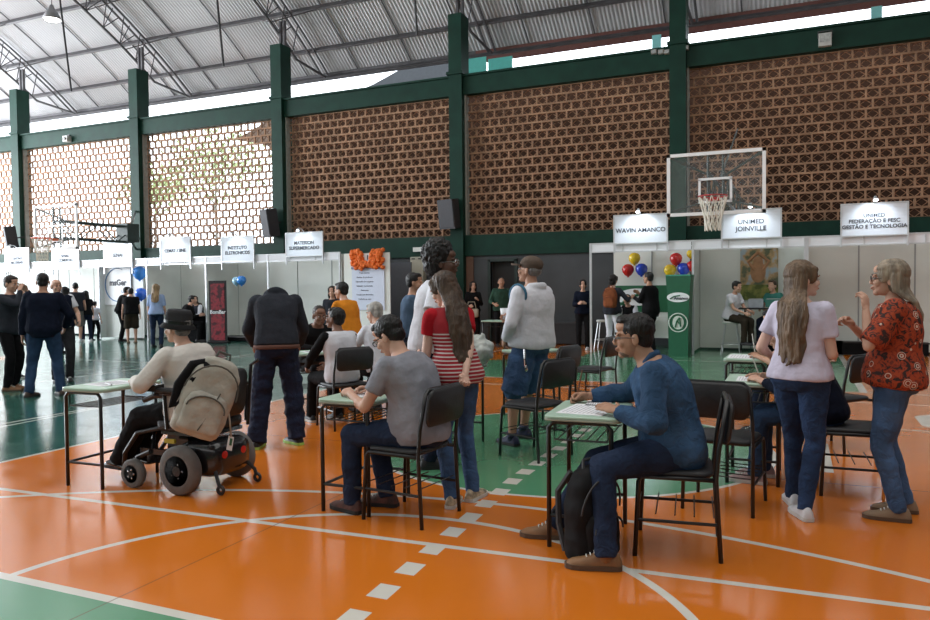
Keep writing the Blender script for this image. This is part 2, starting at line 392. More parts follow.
# corrugated barrel roof
def roof():
    x0, x1, p = -34., 10., .115; n = int((x1-x0)/p*2); ys = np.linspace(RC-14.9, RC+14.85, 44)
    v = []; f = []
    for i in range(n+1):
        x = x0+i*p/2; dz = .032 if i % 2 else 0
        for y in ys: v.append((x, y, roof_z(y, RO+.12)+dz))
    m = len(ys)
    for i in range(n):
        for j in range(m-1): f.append((i*m+j, i*m+j+1, (i+1)*m+j+1, (i+1)*m+j))
    return MB().add(v, f)
struct('ceiling', roof(), mat('grey_roof_sheet', (.50, .495, .51), .6, var=.12, scale=.6, stretch=(1, .2, .2)))
# purlins and sheet laps
py = [21.45, 20.58, 19.34, 17.82, 16.2, 14.5, 12.7, 10.8, 8.8, 6.65]
for i, y in enumerate(py):
    a = -math.atan2(y-RC, roof_z(y)-RZ); b = MB()
    b.box((-12, y, roof_z(y, RO+.02)), (44, .075, .15), M=rotx(a)); struct('trim_%d' % (50+i), b, M_steel)
b = MB(); x = -33.
while x < 9:
    pts = [(x, yy, roof_z(yy, RO+.09)) for yy in np.linspace(9, 21.4, 14)]; b.tube(pts, .022, 6); x += 1.98
struct('trim_60', b, M_steel)
# gutter edge with reddish flashing
b = MB(); b.bx(-34, -9, 21.44, 21.5, roof_z(21.5)-.04, roof_z(21.5)+.2); struct('trim_61', b, M_steel)
b = MB(); b.bx(-9, 10, 21.44, 21.5, roof_z(21.5)-.18, roof_z(21.5)+.2); struct('trim_62', b, mat('reddish_flashing', (.16, .06, .05), .7))

# arched lattice trusses
def truss(label, x):
    root = empty('roof_truss', (x, WY, 0), 0, label, 'roof truss', 'arched roof trusses')
    ang = lambda y: math.asin((y-RC)/RO)
    A0, A1 = ang(-1.), ang(21.35)
    P = lambda a, r, dx=0: (dx, RC+r*math.sin(a)-WY, RZ+r*math.cos(a))
    aa = np.linspace(A0, A1, 30); ri = RO-.9
    for dx in (-.12, .12): MB().tube([P(a, RO-.06, dx) for a in aa], .035, 6).build('top_chord', M_steel, root)
    ab = [a for a in aa if a < ang(20.0)]+[ang(20.2)]
    pts = [P(a, ri) for a in ab]; pts.append((0, 21.3-WY, roof_z(21.3)-.12))
    MB().tube(pts, .042, 6).build('bottom_chord', M_steel, root)
    b = MB(); n = 30; st = np.linspace(A0, ang(20.0), n)
    for i in range(n-1):
        b.tube([P(st[i], ri), P((st[i]+st[i+1])/2, RO-.06, -.12)], .018, 5); b.tube([P((st[i]+st[i+1])/2, RO-.06, .12), P(st[i+1], ri)], .018, 5)
        b.tube([P(st[i], ri), P(st[i], RO-.06)], .016, 5)
    b.build('web', M_steel, root)
    for y in (19.34, 17.82, 16.2, 14.5):
        q = ang(y); MB().tube([P(q, RO-.02, -1.1), P(q-.02, ri), P(q, RO-.02, 1.1)], .018, 5).build('flange_brace', M_steel, root)
    b = MB(); q = ang(16.4); b.tube([P(q, ri), (0, 16.4-WY, 7.6)], .03, 6); b.build('hanging_conduit', M_black, root)
    return root
for x, l in zip(TRX, ['arched steel truss at the far left edge over the first green column', 'arched steel truss over the green column left of the tree-lit lattice bay',
                       'arched steel truss over the green column with the tilted loudspeaker', 'arched steel truss over the middle green column beside the aqua gable sheet',
                       'arched steel truss over the column behind the white-framed backboard', 'arched steel truss beyond the right edge of the picture']):
    truss(l, x)

# what shows outside: a plain neighbour building, a hill-shaped roof, trees
b = MB(); b.bx(-18.6, 12, 24, 24.3, 0, 8.45); b.bx(-17.5, 12, 20.6, 24, 0, .02); struct('neighbour_wall', b, mat('dark_outer_wall', (.03, .014, .008), .95, spec=.1))  # outer wall in a plain dark brown
b = MB()
pts = [(-15.5, 8.5), (-14, 8.9), (-12.6, 9.4), (-11.6, 9.5), (-10.6, 9.45), (-9.6, 8.8), (-9.4, 8.452), (-15.6, 8.452)]
b.add([(x, y, z) for y in (23.85, 24.4) for x, z in pts], [tuple(range(7, -1, -1)), tuple(range(8, 16))]+[(i, (i+1) % 8, 8+(i+1) % 8, 8+i) for i in range(8)])
tag(b.build('tarpaulin', mat('dark_tarpaulin', (.03, .035, .04), .7)), 'dark rounded tarpaulin heaped outside above the beam left of the middle column', 'tarpaulin')
b = MB(); gpts = [wp(*q, 24.4) for q in ((234, 139), (252, 131), (277, 112), (277, 160), (268, 146), (256, 142))]
b.add([(q.x, y_, q.z) for y_ in (24.4, 24.9) for q in gpts], [tuple(range(5, -1, -1)), tuple(range(6, 12))]+[(i, (i+1) % 6, 6+(i+1) % 6, 6+i) for i in range(6)])
tag(b.build('gable_roof', mat('brown_roof_tiles', (.13, .085, .06), .9, var=.3, scale=3)), 'corner of a brown tiled roof outside behind the top right of the brightest lattice bay', 'roof')
M_aqua = mat('aqua_sheet', (.10, .50, .44), .5, var=.05)
for a, c, l in ((466, 486, 'small aqua translucent sheet just right of the middle column'), (488, 512, 'larger aqua translucent sheet with slanted end above the beam')):
    p, q = wp(a, 62, 20.6), wp(c, 58, 20.6)
    tag(MB().bx(p.x, q.x, 20.6, 20.64, p.z-.36, p.z+.08).build('aqua_panel', M_aqua), l, 'roof panel', 'aqua panels in the eave opening')
for a, c, l in ((652, 661, 'narrow pale aqua strip in the eave opening left of the right column'), (871, 882, 'narrow pale aqua strip in the eave opening near the top right')):
    p, q = wp(a, 40 if a < 700 else 12, 20.6), wp(c, 40, 20.6)
    tag(MB().bx(p.x, q.x, 20.6, 20.64, p.z-.45, p.z+.12).build('aqua_panel', mat('pale_aqua_sheet', (.3, .75, .75), .5, var=.05)), l, 'roof panel', 'aqua panels in the eave opening')
def tree(x, y, h, r, label, seed):
    rnd = random.Random(seed); root = empty('tree', (x, y, 0), 0, label, 'tree', 'trees outside the lattice wall')
    b = MB(); b.tube([(0, 0, 0), (.1, 0, h*.4), (.0, .1, h*.75)], [.09, .07, .03], 8)
    for i in range(7):
        a = rnd.uniform(0, 6.28); b.tube([(0.05, 0, h*(.35+.05*i)), (r*.7*math.cos(a), r*.7*math.sin(a), h*(.55+.06*i))], [.03, .012], 6)
    b.build('trunk', mat('bark', (.32, .30, .27), .9), root)
    b = MB(); v = []; f = []
    for i in range(900):
        u = nrm([rnd.gauss(0, 1) for _ in range(3)]); rr = r*rnd.random()**.4
        blob = np.array([math.sin(i*1.7)*.5, math.cos(i*2.3)*.5, math.sin(i*.9)*.5])*r*.5
        c = np.array([0, 0, h*.74])+u*rr*np.array([1, 1, .6])+blob; s = .13
        a1 = nrm([rnd.gauss(0, 1) for _ in range(3)]); a2 = nrm(np.cross(a1, [rnd.gauss(0, 1) for _ in range(3)]))
        k = len(v); v += [c+a1*s, c+a2*s*.5, c-a1*s, c-a2*s*.5]; f.append((k, k+1, k+2, k+3))
    b.add(v, f); o = b.build('foliage', mat('pale_green_leaves', (.42, .50, .26), .8, var=.2, scale=2), root); o['kind'] = 'stuff'
tree(-23.5, 26, 9.5, 2.2, 'leafy tree outside behind the bright lattice bay, its crown near its top right', 3)
tree(-27.6, 26.5, 8.4, 1.5, 'smaller leafy tree outside left of the bigger one behind the bright lattice', 5)
# ================================================================= BOOTHS, HOOPS, FIXTURES
BY = 16.4
def booth_row(px_posts, depth, label_fmt, group, z1=2.38, first_open=False):
    xs = [wp(q, 300, BY).x for q in px_posts]
    return xs
def panel_wall(root, p0, p1, z0, z1, n, name='panel', m=None):
    """white infill panels between slim aluminium uprights"""
    p0, p1 = np.array(p0), np.array(p1); d = p1-p0; L = np.linalg.norm(d); a = math.atan2(d[1], d[0])
    for i in range(n):
        c = p0+d*(i+.5)/n; MB().box((c[0], c[1], (z0+z1)/2), (L/n-.03, .02, z1-z0), rz=a).build(name, m or M_panel, root)
    for i in range(1, n):
        c = p0+d*i/n; MB().box((c[0], c[1], (z0+z1)/2), (.03, .035, z1-z0), rz=a).build('upright', M_upr, root)
M_upr = mat('grey_upright', (.34, .36, .36), .5, metal=.3, var=0)
M_fascia = mat('fascia_board', (.80, .82, .86), .4, var=.03, scale=2)
def booth(x0, x1, nb, label, group, posts=(1, 1), sidel=True, sider=True, yb=17.75, fascia=3, back=True, zt=2.41):
    root = empty('exhibition_booth', (x0, BY, 0), 0, label, 'booth', group); w = x1-x0; D = yb-BY
    if back: panel_wall(root, (0, D, 0), (w, D, 0), .05, zt-.04, nb)
    if sidel: panel_wall(root, (0, .03, 0), (0, D, 0), .05, zt-.04, 1, 'side_panel')
    if sider: panel_wall(root, (w, .03, 0), (w, D, 0), .05, zt-.04, 1, 'side_panel')
    for s, x in zip(posts, (.02, w-.02)):
        if s: MB().box((x, 0, zt/2), (.045, .045, zt)).build('post', M_alu, root)
    for i in range(fascia):
        MB().box((w*(i+.5)/fascia, 0, zt-.105), (w/fascia-.03, .02, .17)).build('fascia', M_fascia, root)
    MB().box((w/2, 0, zt-.01), (w, .04, .03)).build('rail', M_alu, root); MB().box((w/2, 0, zt-.195), (w, .04, .025)).build('rail', M_alu, root); MB().box((w/2, D, zt-.03), (w, .04, .03)).build('rail', M_alu, root)
    for i in range(1, fascia): MB().box((w*i/fascia, -.012, zt-.105), (.025, .02, .17)).build('fascia_divider', M_alu, root)
    return root
LX = [wp(q, 300, BY).x for q in (-60, 8, 58, 99, 147, 206, 268, 341)]
ll = ['white exhibition booth at the far left edge of the left row', 'white booth left of the balloon-less one behind the man in the navy suit', 'white booth behind the bald man in a white shirt',
      'white booth with the blue ring emblem poster', 'white booth where the woman in light blue stands', 'white booth right of the tall black and red banner', 'empty white booth, rightmost of the left row']
for i in range(7):
    booth(LX[i], LX[i+1], 2, ll[i], 'white booths of the left row', posts=(1, 1 if i == 6 else 0), sidel=(i in (0, 3, 4, 5)), sider=(i == 6))
RX = [wp(q, 300, BY).x for q in (590, 692, 806, 990)]
booth(RX[0], RX[1], 2, 'white booth with coloured balloons and green counter, left of the basketball net', 'white booths of the right row', sidel=False, sider=False, fascia=3, posts=(1, 0), yb=18.0, back=False)
booth(RX[1], RX[2], 2, 'white booth with the landscape photo poster, under the sign beside the basketball net', 'white booths of the right row', sider=True)
booth(RX[2], RX[3], 3, 'white booth at the right edge behind the woman in the orange blouse', 'white booths of the right row', sidel=False, posts=(1, 1))
# balloon booth back wall: white above, green below
x0, x1 = wp(614, 300, 17.7).x, wp(690, 300, 17.7).x
r_ = empty('booth_back_wall', (x0, 17.7, 0), 0, 'white and green back panel with a white oval emblem behind the man in black', 'panel')
MB().box(((x1-x0)/2, 0, 1.9), (x1-x0, .03, .9)).build('panel', M_panel, r_)
MB().box(((x1-x0)/2, 0, .8), (x1-x0, .03, 1.1)).build('panel', M_panel, r_)
M_brandgreen = mat('emblem_green', (.012, .12, .05), .5, var=.05)
MB().box(((x1-x0)/2, -.022, 1.16), (x1-x0, .012, .62)).build('green_band', M_brandgreen, r_)
b = MB(); b.lathe([(.001, 0), (.48, 0), (.48, .01), (.001, .01)], n=30, M=np.array([[1, 0, 0], [0, 0, -1], [0, .42, 0]])); o = b.build('oval_emblem', M_white, r_); o.location = (.55, -.03, 1.2)
b = MB(); b.tube([(.2, -.05, 1.05), (.4, -.05, 1.2), (.62, -.05, 1.27), (.9, -.05, 1.22)], .035, 6); b.build('emblem_swoosh', M_brandgreen, r_)
MB().box(((x1-x0)/2+.02, -.02, 1.3), (.03, .03, 2.1)).build('upright', M_upr, r_)

# signs over the booths
def sign(pl, pr, pt, pb, lines, size, label, Y=BY-.06, lamp=True, group='name signs over the booths'):
    a, c = wp(pl, pt, Y), wp(pr, pt, Y); cx = (a.x+c.x)/2; w = c.x-a.x
    zt = wp((pl+pr)/2, pt, Y).z; zb = wp((pl+pr)/2, pb, Y).z; h = zt-zb
    root = empty('name_sign', (cx, Y, zb), 0, label, 'sign', group)
    MB().box((0, 0, h/2), (w-.04, .02, h-.04)).build('sign_board', M_sign, root)
    b = MB(); b.box((-w/2+.015, 0, h/2-.1), (.03, .04, h+.2)); b.box((w/2-.015, 0, h/2-.1), (.03, .04, h+.2)); b.box((0, 0, h-.015), (w, .035, .03)); b.box((0, 0, .012), (w, .035, .025)); b.build('frame', M_alu, root)
    n = len(lines)
    for i, t in enumerate(lines):
        text_mesh('lettering', t, size, M_ink, root, (0, -.016, h*.45+(n/2-.5-i)*size*1.08), bold=.002)
    if lamp:
        b = MB(); b.tube([(0, 0, h), (0, -.1, h+.07), (0, -.24, h+.08)], .012, 6); b.cone((0, -.22, h+.08), (0, -.27, h+.02), .025, .05, ends=(1, 0))
        b.build('spotlight', M_alu, root)
        b = MB(); b.ell((0, -.275, h+.012), (.04, .04, .02)); b.build('bulb', M_bulb, root)
        l = bpy.data.lights.new('spot', 'SPOT'); l.energy = 20 if cx > -6 else 10; l.spot_size = R(120); l.spot_blend = .8; l.color = (.85, .93, 1); l.shadow_soft_size = .04
        lo = bpy.data.objects.new('spot', l); COL.objects.link(lo); lo.parent = root; lo.location = (0, -.34, h+.02)
        lo.rotation_euler = (R(38), 0, 0)
    return root
M_sign = mat('sign_board_white', (.74, .80, .88), .5, var=.02)
M_bulb = mat('lit_bulb', (.9, .95, 1), .4, var=0, emit=1.5)
sign(613.5, 668, 214, 243.5, ['WAVIN AMANCO'], .132, 'white lit name sign with one line of two words, left of the basketball net')
sign(721, 782, 209, 238.5, ['UNIMED', 'JOINVILLE'], .132, 'white lit name sign with two short lines, right beside the basketball net')
sign(840.5, 909, 202.5, 236, ['UNIMED', 'FEDERAÇÃO E FESC', 'GESTÃO E TECNOLOGIA'], .098, 'white lit name sign with three lines at the right edge')
for a, c, t, bo, ln, sz, lb in ((5, 29, 248, 271, ['CENTRO', 'MATERIAIS'], .12, 'leftmost white name sign over the left booths'),
    (52, 79, 245, 269, ['SENAC', 'COMERCIO'], .12, 'white name sign under the far basketball net, second from the left'),
    (103.5, 132, 241, 267, ['SENAI'], .15, 'white name sign over the ring emblem poster booth'),
    (160, 190.5, 237, 262, ['CEMAT / SINE'], .13, 'white name sign over the booth with the long-haired woman in light blue'),
    (221, 254, 236, 262, ['INSTITUTO', 'ELETRONICOS'], .13, 'white name sign above the pale and blue balloon pair'),
    (285.5, 323, 232, 256.5, ['MATERION', 'SUPERMERCADO'], .125, 'white name sign right of the tilted loudspeaker, over the empty booth')):
    sign(a, c, t, bo, ln, sz, lb)

# balloons
def balloon(px, py_, Y, r, col, label, group):
    p = wp(px, py_, Y); root = empty('balloon', p, 0, label, 'balloon', group)
    MB().lathe([(.001, -1.12*r), (.12*r, -1.1*r), (.55*r, -.85*r), (.9*r, -.35*r), (r, .1*r), (.9*r, .55*r), (.55*r, .88*r), (.2*r, .99*r), (.001, r)], n=20).build('balloon_skin', mat('balloon_'+col, BC[col], .22, var=0, coat=.3), root, True)
    MB().tube([(0, 0, -1.1*r), (0, 0, -1.22*r)], [.02, .035], 8).build('knot', mat('balloon_'+col, BC[col], .22, var=0, coat=.3), root)
BC = {'yellow': (.75, .52, .02), 'red': (.55, .02, .02), 'blue': (.02, .06, .5), 'sky': (.04, .25, .75), 'pale': (.35, .6, .75), 'orange': (.75, .16, .02), 'royal': (.02, .12, .6)}
g1 = 'balloons in the right booth'
for px, py_, c, r, l in ((634.5, 258.5, 'yellow', .135, 'yellow balloon on top of the left trio'), (628, 270, 'red', .14, 'red balloon at the lower left of the left trio'), (641.5, 269.5, 'blue', .14, 'blue balloon at the lower right of the left trio'),
                      (676, 259, 'red', .14, 'red balloon on top of the cluster above the green totem'), (670, 270.5, 'yellow', .14, 'yellow balloon lower left in the cluster above the green totem'), (683.5, 269, 'blue', .14, 'blue balloon in the middle of the cluster above the green totem'),
                      (690.5, 254, 'yellow', .09, 'small yellow balloon half hidden at the booth post'), (692, 266, 'red', .12, 'red balloon half hidden at the booth post')):
    balloon(px, py_, 17.4, r, c, l, g1)
g2 = 'balloons in the left booths'
for px, py_, c, r, l in ((139.5, 273, 'sky', .2, 'bright blue balloon at the top of the booth beside the woman in light blue'), (141, 294, 'royal', .18, 'darker blue balloon lower in the same booth'),
                      (241.5, 280.5, 'sky', .13, 'blue balloon of the pair in the booth right of the banner'), (236.5, 281, 'pale', .12, 'pale balloon of the pair in the booth right of the banner'), (19, 262, 'orange', .1, 'tiny orange balloon at the far left booth')):
    balloon(px, py_, 16.55, r, c, l, g2)

# posters, banners, totem
p0, p1 = wp(100, 262, 16.55), wp(130, 305, 16.55)
rt = empty('poster', ((p0.x+p1.x)/2, 16.6, p1.z), 0, 'white poster with a big blue ring and dark letters in the left booths', 'poster')
W_, H_ = p1.x-p0.x, 1.22
MB().box((0, 0, H_/2), (W_, .012, H_)).build('sheet', M_white, rt)
M_ring = mat('ring_blue', (.10, .22, .42), .5, var=0)
b = MB(); pts = [(W_*.42*math.cos(t)+.06, -.01, H_*.5+.5*math.sin(t)) for t in np.linspace(R(65), R(300), 26)]; b.tube(pts, [.006+.014*math.sin(i/25*math.pi) for i in range(26)], 6); b.build('ring', M_ring, rt)
text_mesh('lettering', 'msGer', .25, M_ink, rt, (.08, -.012, H_*.55), bold=.008)
text_mesh('lettering', 'UF', .13, M_ring, rt, (.3, -.012, H_*.33))
panel_bg = MB().box(((wp(94, 300, 16.5).x+wp(143, 300, 16.5).x)/2, 16.66, 1.15), (1.75, .03, 2.2)); tag(panel_bg.build('divider_panel', M_panel), 'plain white divider panel holding the ring emblem poster', 'panel')

p0, p1 = wp(208.5, 281, 16.0), wp(225, 341, 16.0)
rt = empty('roll_up_banner', ((p0.x+p1.x)/2, 16.05, 0), R(14), 'tall black banner with dark red figures in the left booths', 'banner')
MB().box((0, 0, .88), (.52, .015, 1.68)).build('sheet', mat('banner_black', (.012, .01, .012), .5, var=0), rt)
def blotch(name, c1, c2, c3, sc, thr=(.42, .52, .62)):
    if name in MATS: return MATS[name]
    m, t, b = nt(name); tc = t.nodes.new('ShaderNodeTexCoord'); n = t.nodes.new('ShaderNodeTexNoise'); n.inputs['Scale'].default_value = sc; n.inputs['Detail'].default_value = 5
    r = t.nodes.new('ShaderNodeValToRGB'); cr = r.color_ramp; cr.elements[0].position = thr[0]; cr.elements[0].color = c1+(1,); cr.elements[1].position = thr[2]; cr.elements[1].color = c3+(1,); e = cr.elements.new(thr[1]); e.color = c2+(1,)
    t.links.new(tc.outputs['Object'], n.inputs[0]); t.links.new(n.outputs[0], r.inputs[0]); t.links.new(r.outputs[0], b.inputs['Base Color']); b.inputs['Roughness'].default_value = .5
    MATS[name] = m; return m
MR = blotch('red_print', (.05, .005, .01), (.3, .02, .035), (.12, .02, .025), 5)
MB().box((0, -.012, 1.28), (.4, .008, .72)).build('red_print', MR, rt); MB().box((0, -.012, .45), (.4, .008, .72)).build('red_print', MR, rt)
text_mesh('lettering', 'BomBar', .14, M_white, rt, (0, -.02, .86), bold=.003)
MB().box((0, .02, .03), (.58, .2, .05)).build('base', M_black, rt)

p0, p1 = wp(740, 249, 17.6), wp(778, 300, 17.6)
rt = empty('photo_poster', ((p0.x+p1.x)/2, 17.7, p1.z), 0, 'large landscape photo poster with raised arms over yellow and green grass in the right booth', 'poster')
W_, H_ = p1.x-p0.x, p0.z-p1.z
MB().box((0, 0, H_*.65), (W_, .012, H_*.7)).build('upper_print', blotch('poster_orange', (.12, .14, .08), (.5, .33, .16), (.36, .45, .5), 4), rt)
MB().box((0, 0, H_*.15), (W_, .012, H_*.3)).build('lower_print', blotch('poster_grass', (.09, .12, .02), (.22, .24, .05), (.35, .30, .08), 5), rt)
b = MB(); b.ell((-.02, -.01, H_*.55), (.16, .012, .24)); b.tube([(-.1, -.012, H_*.58), (-.22, -.012, H_*.75), (-.02, -.012, H_*.93)], .035, 8); b.tube([(.08, -.012, H_*.58), (.2, -.012, H_*.75), (-.02, -.012, H_*.93)], .035, 8); b.ell((-.02, -.016, H_*.74), (.1, .012, .12))
b.build('figure_print', mat('poster_skin', (.42, .22, .11), .6, var=.2, scale=8), rt)

p0, p1 = wp(667.5, 278, 15.9), wp(691, 355, 15.9)
rt = empty('display_totem', ((p0.x+p1.x)/2, 16.0, 0), R(-6), 'tall dark green display totem with a white oval and round emblem', 'display')
tw = p1.x-p0.x
b = MB(); b.rings([np.array([(x, y, z) for x, y in ((-tw*k, -.14), (tw*k, -.14), (tw*k, .14), (-tw*k, .14))]) for k, z in ((.42, 0), (.44, .6), (.48, 1.2), (.55, 1.66))]); b.build('totem_body', mat('totem_green', (.015, .11, .055), .35, var=.05), rt)
MB().box((0, 0, 1.67), (tw*1.08, .32, .03)).build('top_cap', mat('totem_top', (.06, .32, .22), .4, var=0), rt)
def disc(c, rx, rz, t=.01): return MB().lathe([(.001, 0), (1, 0), (1, t), (.001, t)], c=c, n=28, M=np.array([[rx, 0, 0], [0, 0, -1], [0, rz, 0]]))
disc((0, -.14, 1.22), .23, .1).build('oval_emblem', M_white, rt)
b = MB(); b.tube([(-.16, -.16, 1.19), (-.08, -.16, 1.24), (.04, -.16, 1.26)], .013, 6); b.build('emblem_swoosh', M_brandgreen, rt)
text_mesh('lettering', 'Amanco', .085, M_ink, rt, (.06, -.158, 1.2), bold=.002)
M_ewhite = mat('emblem_white', (.6, .66, .6), .5, var=0)
MB().torus((0, -.145, .7), .19, .012, M=rotx(R(90))).build('round_emblem', M_ewhite, rt)
disc((0, -.14, .7), .115, .14).build('inner_disc', M_ewhite, rt)
b = MB(); b.tube([(-.06, -.16, .6), (-.03, -.16, .72), (.03, -.16, .8)], .018, 6); b.tube([(.03, -.16, .8), (.05, -.16, .62)], .018, 6); b.tube([(-.02, -.16, .74), (.04, -.16, .66)], .012, 6); b.build('emblem_figure', M_brandgreen, rt)

# white notice poster with orange paper garland
p0, p1 = wp(349, 258, 16.3), wp(385.5, 307, 16.3); cx = (p0.x+p1.x)/2
rt = empty('notice_poster', (cx, 16.35, p1.z), 0, 'white printed notice poster with an orange garland on top', 'poster')
MB().box((-.05, .03, 2.36/2-p1.z), (p1.x-p0.x+.3, .02, 2.36)).build('backing_panel', M_panel, rt)
MB().box((0, 0, .5), (p1.x-p0.x-.1, .012, 1.15)).build('sheet', mat('notice_sheet', (.62, .68, .82), .6, var=.02), rt)
text_mesh('lettering', 'RECRUTAMENTO E SELECAO', .075, mat('blue_print', (.05, .1, .4), .6, var=0), rt, (0, -.008, .98))
for i in range(7):
    text_mesh('lettering', ['Vagas abertas', 'Auxiliar de producao', 'Operador de maquinas', 'Soldador e montador', 'Assistente', 'Tecnico em eletronica', 'Cadastre-se aqui'][i], .055, mat('grey_print', (.2, .22, .3), .6, var=0), rt, (-.1, -.008, .86-.11*i))
MB().box((-.05, .0, 1.22), (.26, .012, .24)).build('small_card', M_white, rt)
MB().box((-.0, -.01, 1.25), (.03, .006, .12)).build('card_figure', M_ink, rt)
b = MB(); rnd = random.Random(4)
for i in range(170):
    t = rnd.random(); x = -.46+.92*t; z = 1.14-.06*math.sin(math.pi*t)+rnd.uniform(-.05, .05)
    if t < .36 or t > .62: z += rnd.uniform(-.10, .30)
    b.ell((x, -.05+rnd.uniform(-.03, .03), z), (.06, .05, .055), M=rotz(rnd.random()*3), n=7, m=5)
b.build('garland', mat('orange_paper', (.75, .15, .015), .7, var=.25, scale=20), rt)
# grey partition and fuse box on the wall
a, c = wp(386, 260, 17.9), wp(411, 260, 17.9)
tag(MB().bx(a.x-.9, c.x, 17.9, 17.94, 0, 2.16).build('partition', mat('grey_partition', (.10, .11, .13), .7, var=.05)), 'dark grey partition panel behind the man in the blue shirt', 'partition')
a, c = wp(411, 248, 18.5), wp(424, 275, 18.5)
rt = empty('electrical_cabinet', ((a.x+c.x)/2, 18.55, 1.55), 0, 'cream electrical cabinet on the wall beside the tall afro', 'cabinet')
MB().box((0, 0, .35), (c.x-a.x, .2, .85)).build('body', mat('cream_paint', (.42, .41, .33), .6, var=.05), rt)
MB().box((-.1, -.11, .72), (.1, .01, .03)).build('vent', M_black, rt); MB().box((.1, -.11, .72), (.1, .01, .03)).build('vent', M_black, rt)
MB().box((0, 0, .98), (.28, .1, .12)).build('junction_box', M_panel, rt)
# low dark bench by the wall
a, c = wp(545, 340, 18.2), wp(585, 340, 18.2)
rt = empty('low_cupboard', ((a.x+c.x)/2, 18.4, 0), 0, 'low dark cupboard against the grey wall left of the balloon booth', 'cupboard')
MB().box((0, 0, .28), (c.x-a.x, .4, .5)).build('body', mat('cupboard_dark', (.02, .022, .025), .6), rt)
MB().box((-.5, -.21, .27), (.03, .02, .5)).build('door_edge', M_gwall, rt); MB().box((0, 0, .55), (c.x-a.x+.05, .44, .03)).build('top', M_gwall, rt)
# skirting strip dark shelf under right booths
# basketball goals
def hoop(px0, px1, zb_, zt_, Y, rimpx, label, red, arm_to, col=None):
    x0, x1 = px0, px1; cx = (x0+x1)/2; w = x1-x0; h = zt_-zb_
    root = empty('basketball_goal', (cx, Y, zb_), 0, label, 'basketball goal')
    b = MB(); t = .055
    for q in ((-w/2+t/2, 0, h/2, t, h), (w/2-t/2, 0, h/2, t, h)): b.box((q[0], 0, q[2]), (q[3], .04, q[4]))
    b.box((0, 0, t/2), (w, .04, t)); b.box((0, 0, h-t/2), (w, .04, t)); b.build('board_frame', M_white, root)
    MB().box((0, .005, h/2), (w-.1, .01, h-.1)).build('board_glass', M_glass, root)
    b = MB(); iw, z0, z1 = .5, .22, .6
    for sx in (-1, 1): b.box((sx*iw/2, -.012, (z0+z1)/2), (.04, .012, z1-z0))
    for z in (z0, z1): b.box((0, -.012, z), (iw+.04, .012, .04))
    b.build('target_square', M_white, root)
    rz = .27
    rim = MB(); rim.torus((0, -.38, rz), .225, .012); rim.box((0, -.09, rz-.02), (.2, .16, .05)); rim.build('rim', mat('rim_'+label[:6], red, .4, var=0), root)
    n = MB(); K = 12
    for k_ in range(K):
        for sg in (1, -1):
            pts = []
            for j in range(7):
                tt = j/6; a = 2*math.pi*(k_+sg*tt*1.5)/K; r = .225-.11*min(1, tt*1.4)+.01*tt; pts.append((r*math.cos(a), -.38+r*math.sin(a), rz-.56*tt))
            n.tube(pts, .0075, 4)
    n.build('net', mat('white_cord', (.72, .70, .62), .9, var=0), root)
    L = arm_to-Y; M = mat('arm_green', (.02, .04, .035), .5, var=.2)
    b = MB()
    for sx in (-.12, .12):
        for z in (.3, .72): b.tube([(sx, .03, z), (sx, L, z)], .03, 6)
        m_ = int(L/.5)
        for i in range(m_): b.tube([(sx, .03+L*i/m_, .3 if i % 2 else .72), (sx, .03+L*(i+1)/m_, .72 if i % 2 else .3)], .015, 5)
    for i in range(int(L/.6)): b.tube([(-.12, .2+i*.6, .3), (.12, .2+i*.6, .3)], .015, 5)
    b.build('support_arm', M, root)
    b = MB()
    for sx in (-1, 1):
        b.tube([(sx*w*.47, .03, h*.95), (sx*.12, .5, .72)], .02, 6); b.tube([(sx*w*.47, .03, .08), (sx*.12, .5, .3)], .02, 6); b.tube([(sx*.12, .04, .02), (sx*.12, .04, h-.02)], .022, 6)
    if not col: b.tube([(0, L, 2.4), (0, 1.0, .75)], .02, 6)
    b.build('brace', M, root)
    if col:
        MB().box((0, L-.1, .55), (.42, .4, .5)).build('hinge_box', M, root)
        dx, dy = col[0]-cx, col[1]-Y
        for z, e in ((.35, .35), (.7, .7), (.72, 1.6)): MB().tube([(0, L, z), (dx, dy, e)], .035, 6).build('column_strut', M, root)
    return root
a, c, e = wp(667, 217, 13.2), wp(667, 155, 13.2), wp(766, 150, 13.2)
hoop(a.x, e.x, a.z, c.z, 13.2, 0, 'white-framed basketball goal with a red rim at the right, above the booth signs', (.4, .02, .02), WY-.3)
a, c, e = wp(35, 249, 13), wp(78, 203, 13), wp(78, 249, 13)
hoop(a.x, e.x, e.z, c.z, 13, 0, 'orange-rimmed basketball goal far away at the left, in front of the bright lattice', (.7, .12, .03), 15.3, (COLX[1], WY-.28))
# loudspeakers
def speaker(px, py_, Y, w_, h_, rz, label):
    p = wp(px, py_, Y); root = empty('loudspeaker', (p.x, p.y, p.z), rz, label, 'loudspeaker', 'black loudspeakers on the columns')
    T = rotx(R(8))
    q = MB(); q.rings([np.array([(x, y, z) for x, y in ((-w_/2, -.16), (w_/2, -.16), (w_/2*.8, .18), (-w_/2*.8, .18))])@T.T for z in (-h_/2, h_/2)]); q.build('cabinet', mat('speaker_box', (.025, .025, .03), .6, var=.1), root)
    q = MB(); q.box((0, -.17, 0), (w_*.92, .015, h_*.94), M=T); q.build('grille', mat('speaker_grille', (.05, .05, .058), .7, var=.2, scale=60), root)
    MB().tube([(0, .12, 0), (0, .42, .05)], .025, 6).build('bracket', M_black, root)
speaker(270, 223, 18.2, .5, .82, R(-28), 'black loudspeaker tilted on the column between the bright and the brick bays')
speaker(449.5, 214, 18.3, .52, .78, R(-12), 'black loudspeaker on the middle column above the tall afro')
speaker(11, 238, 18.0, .5, .8, R(-30), 'black loudspeaker at the far left edge beside the far basketball goal')
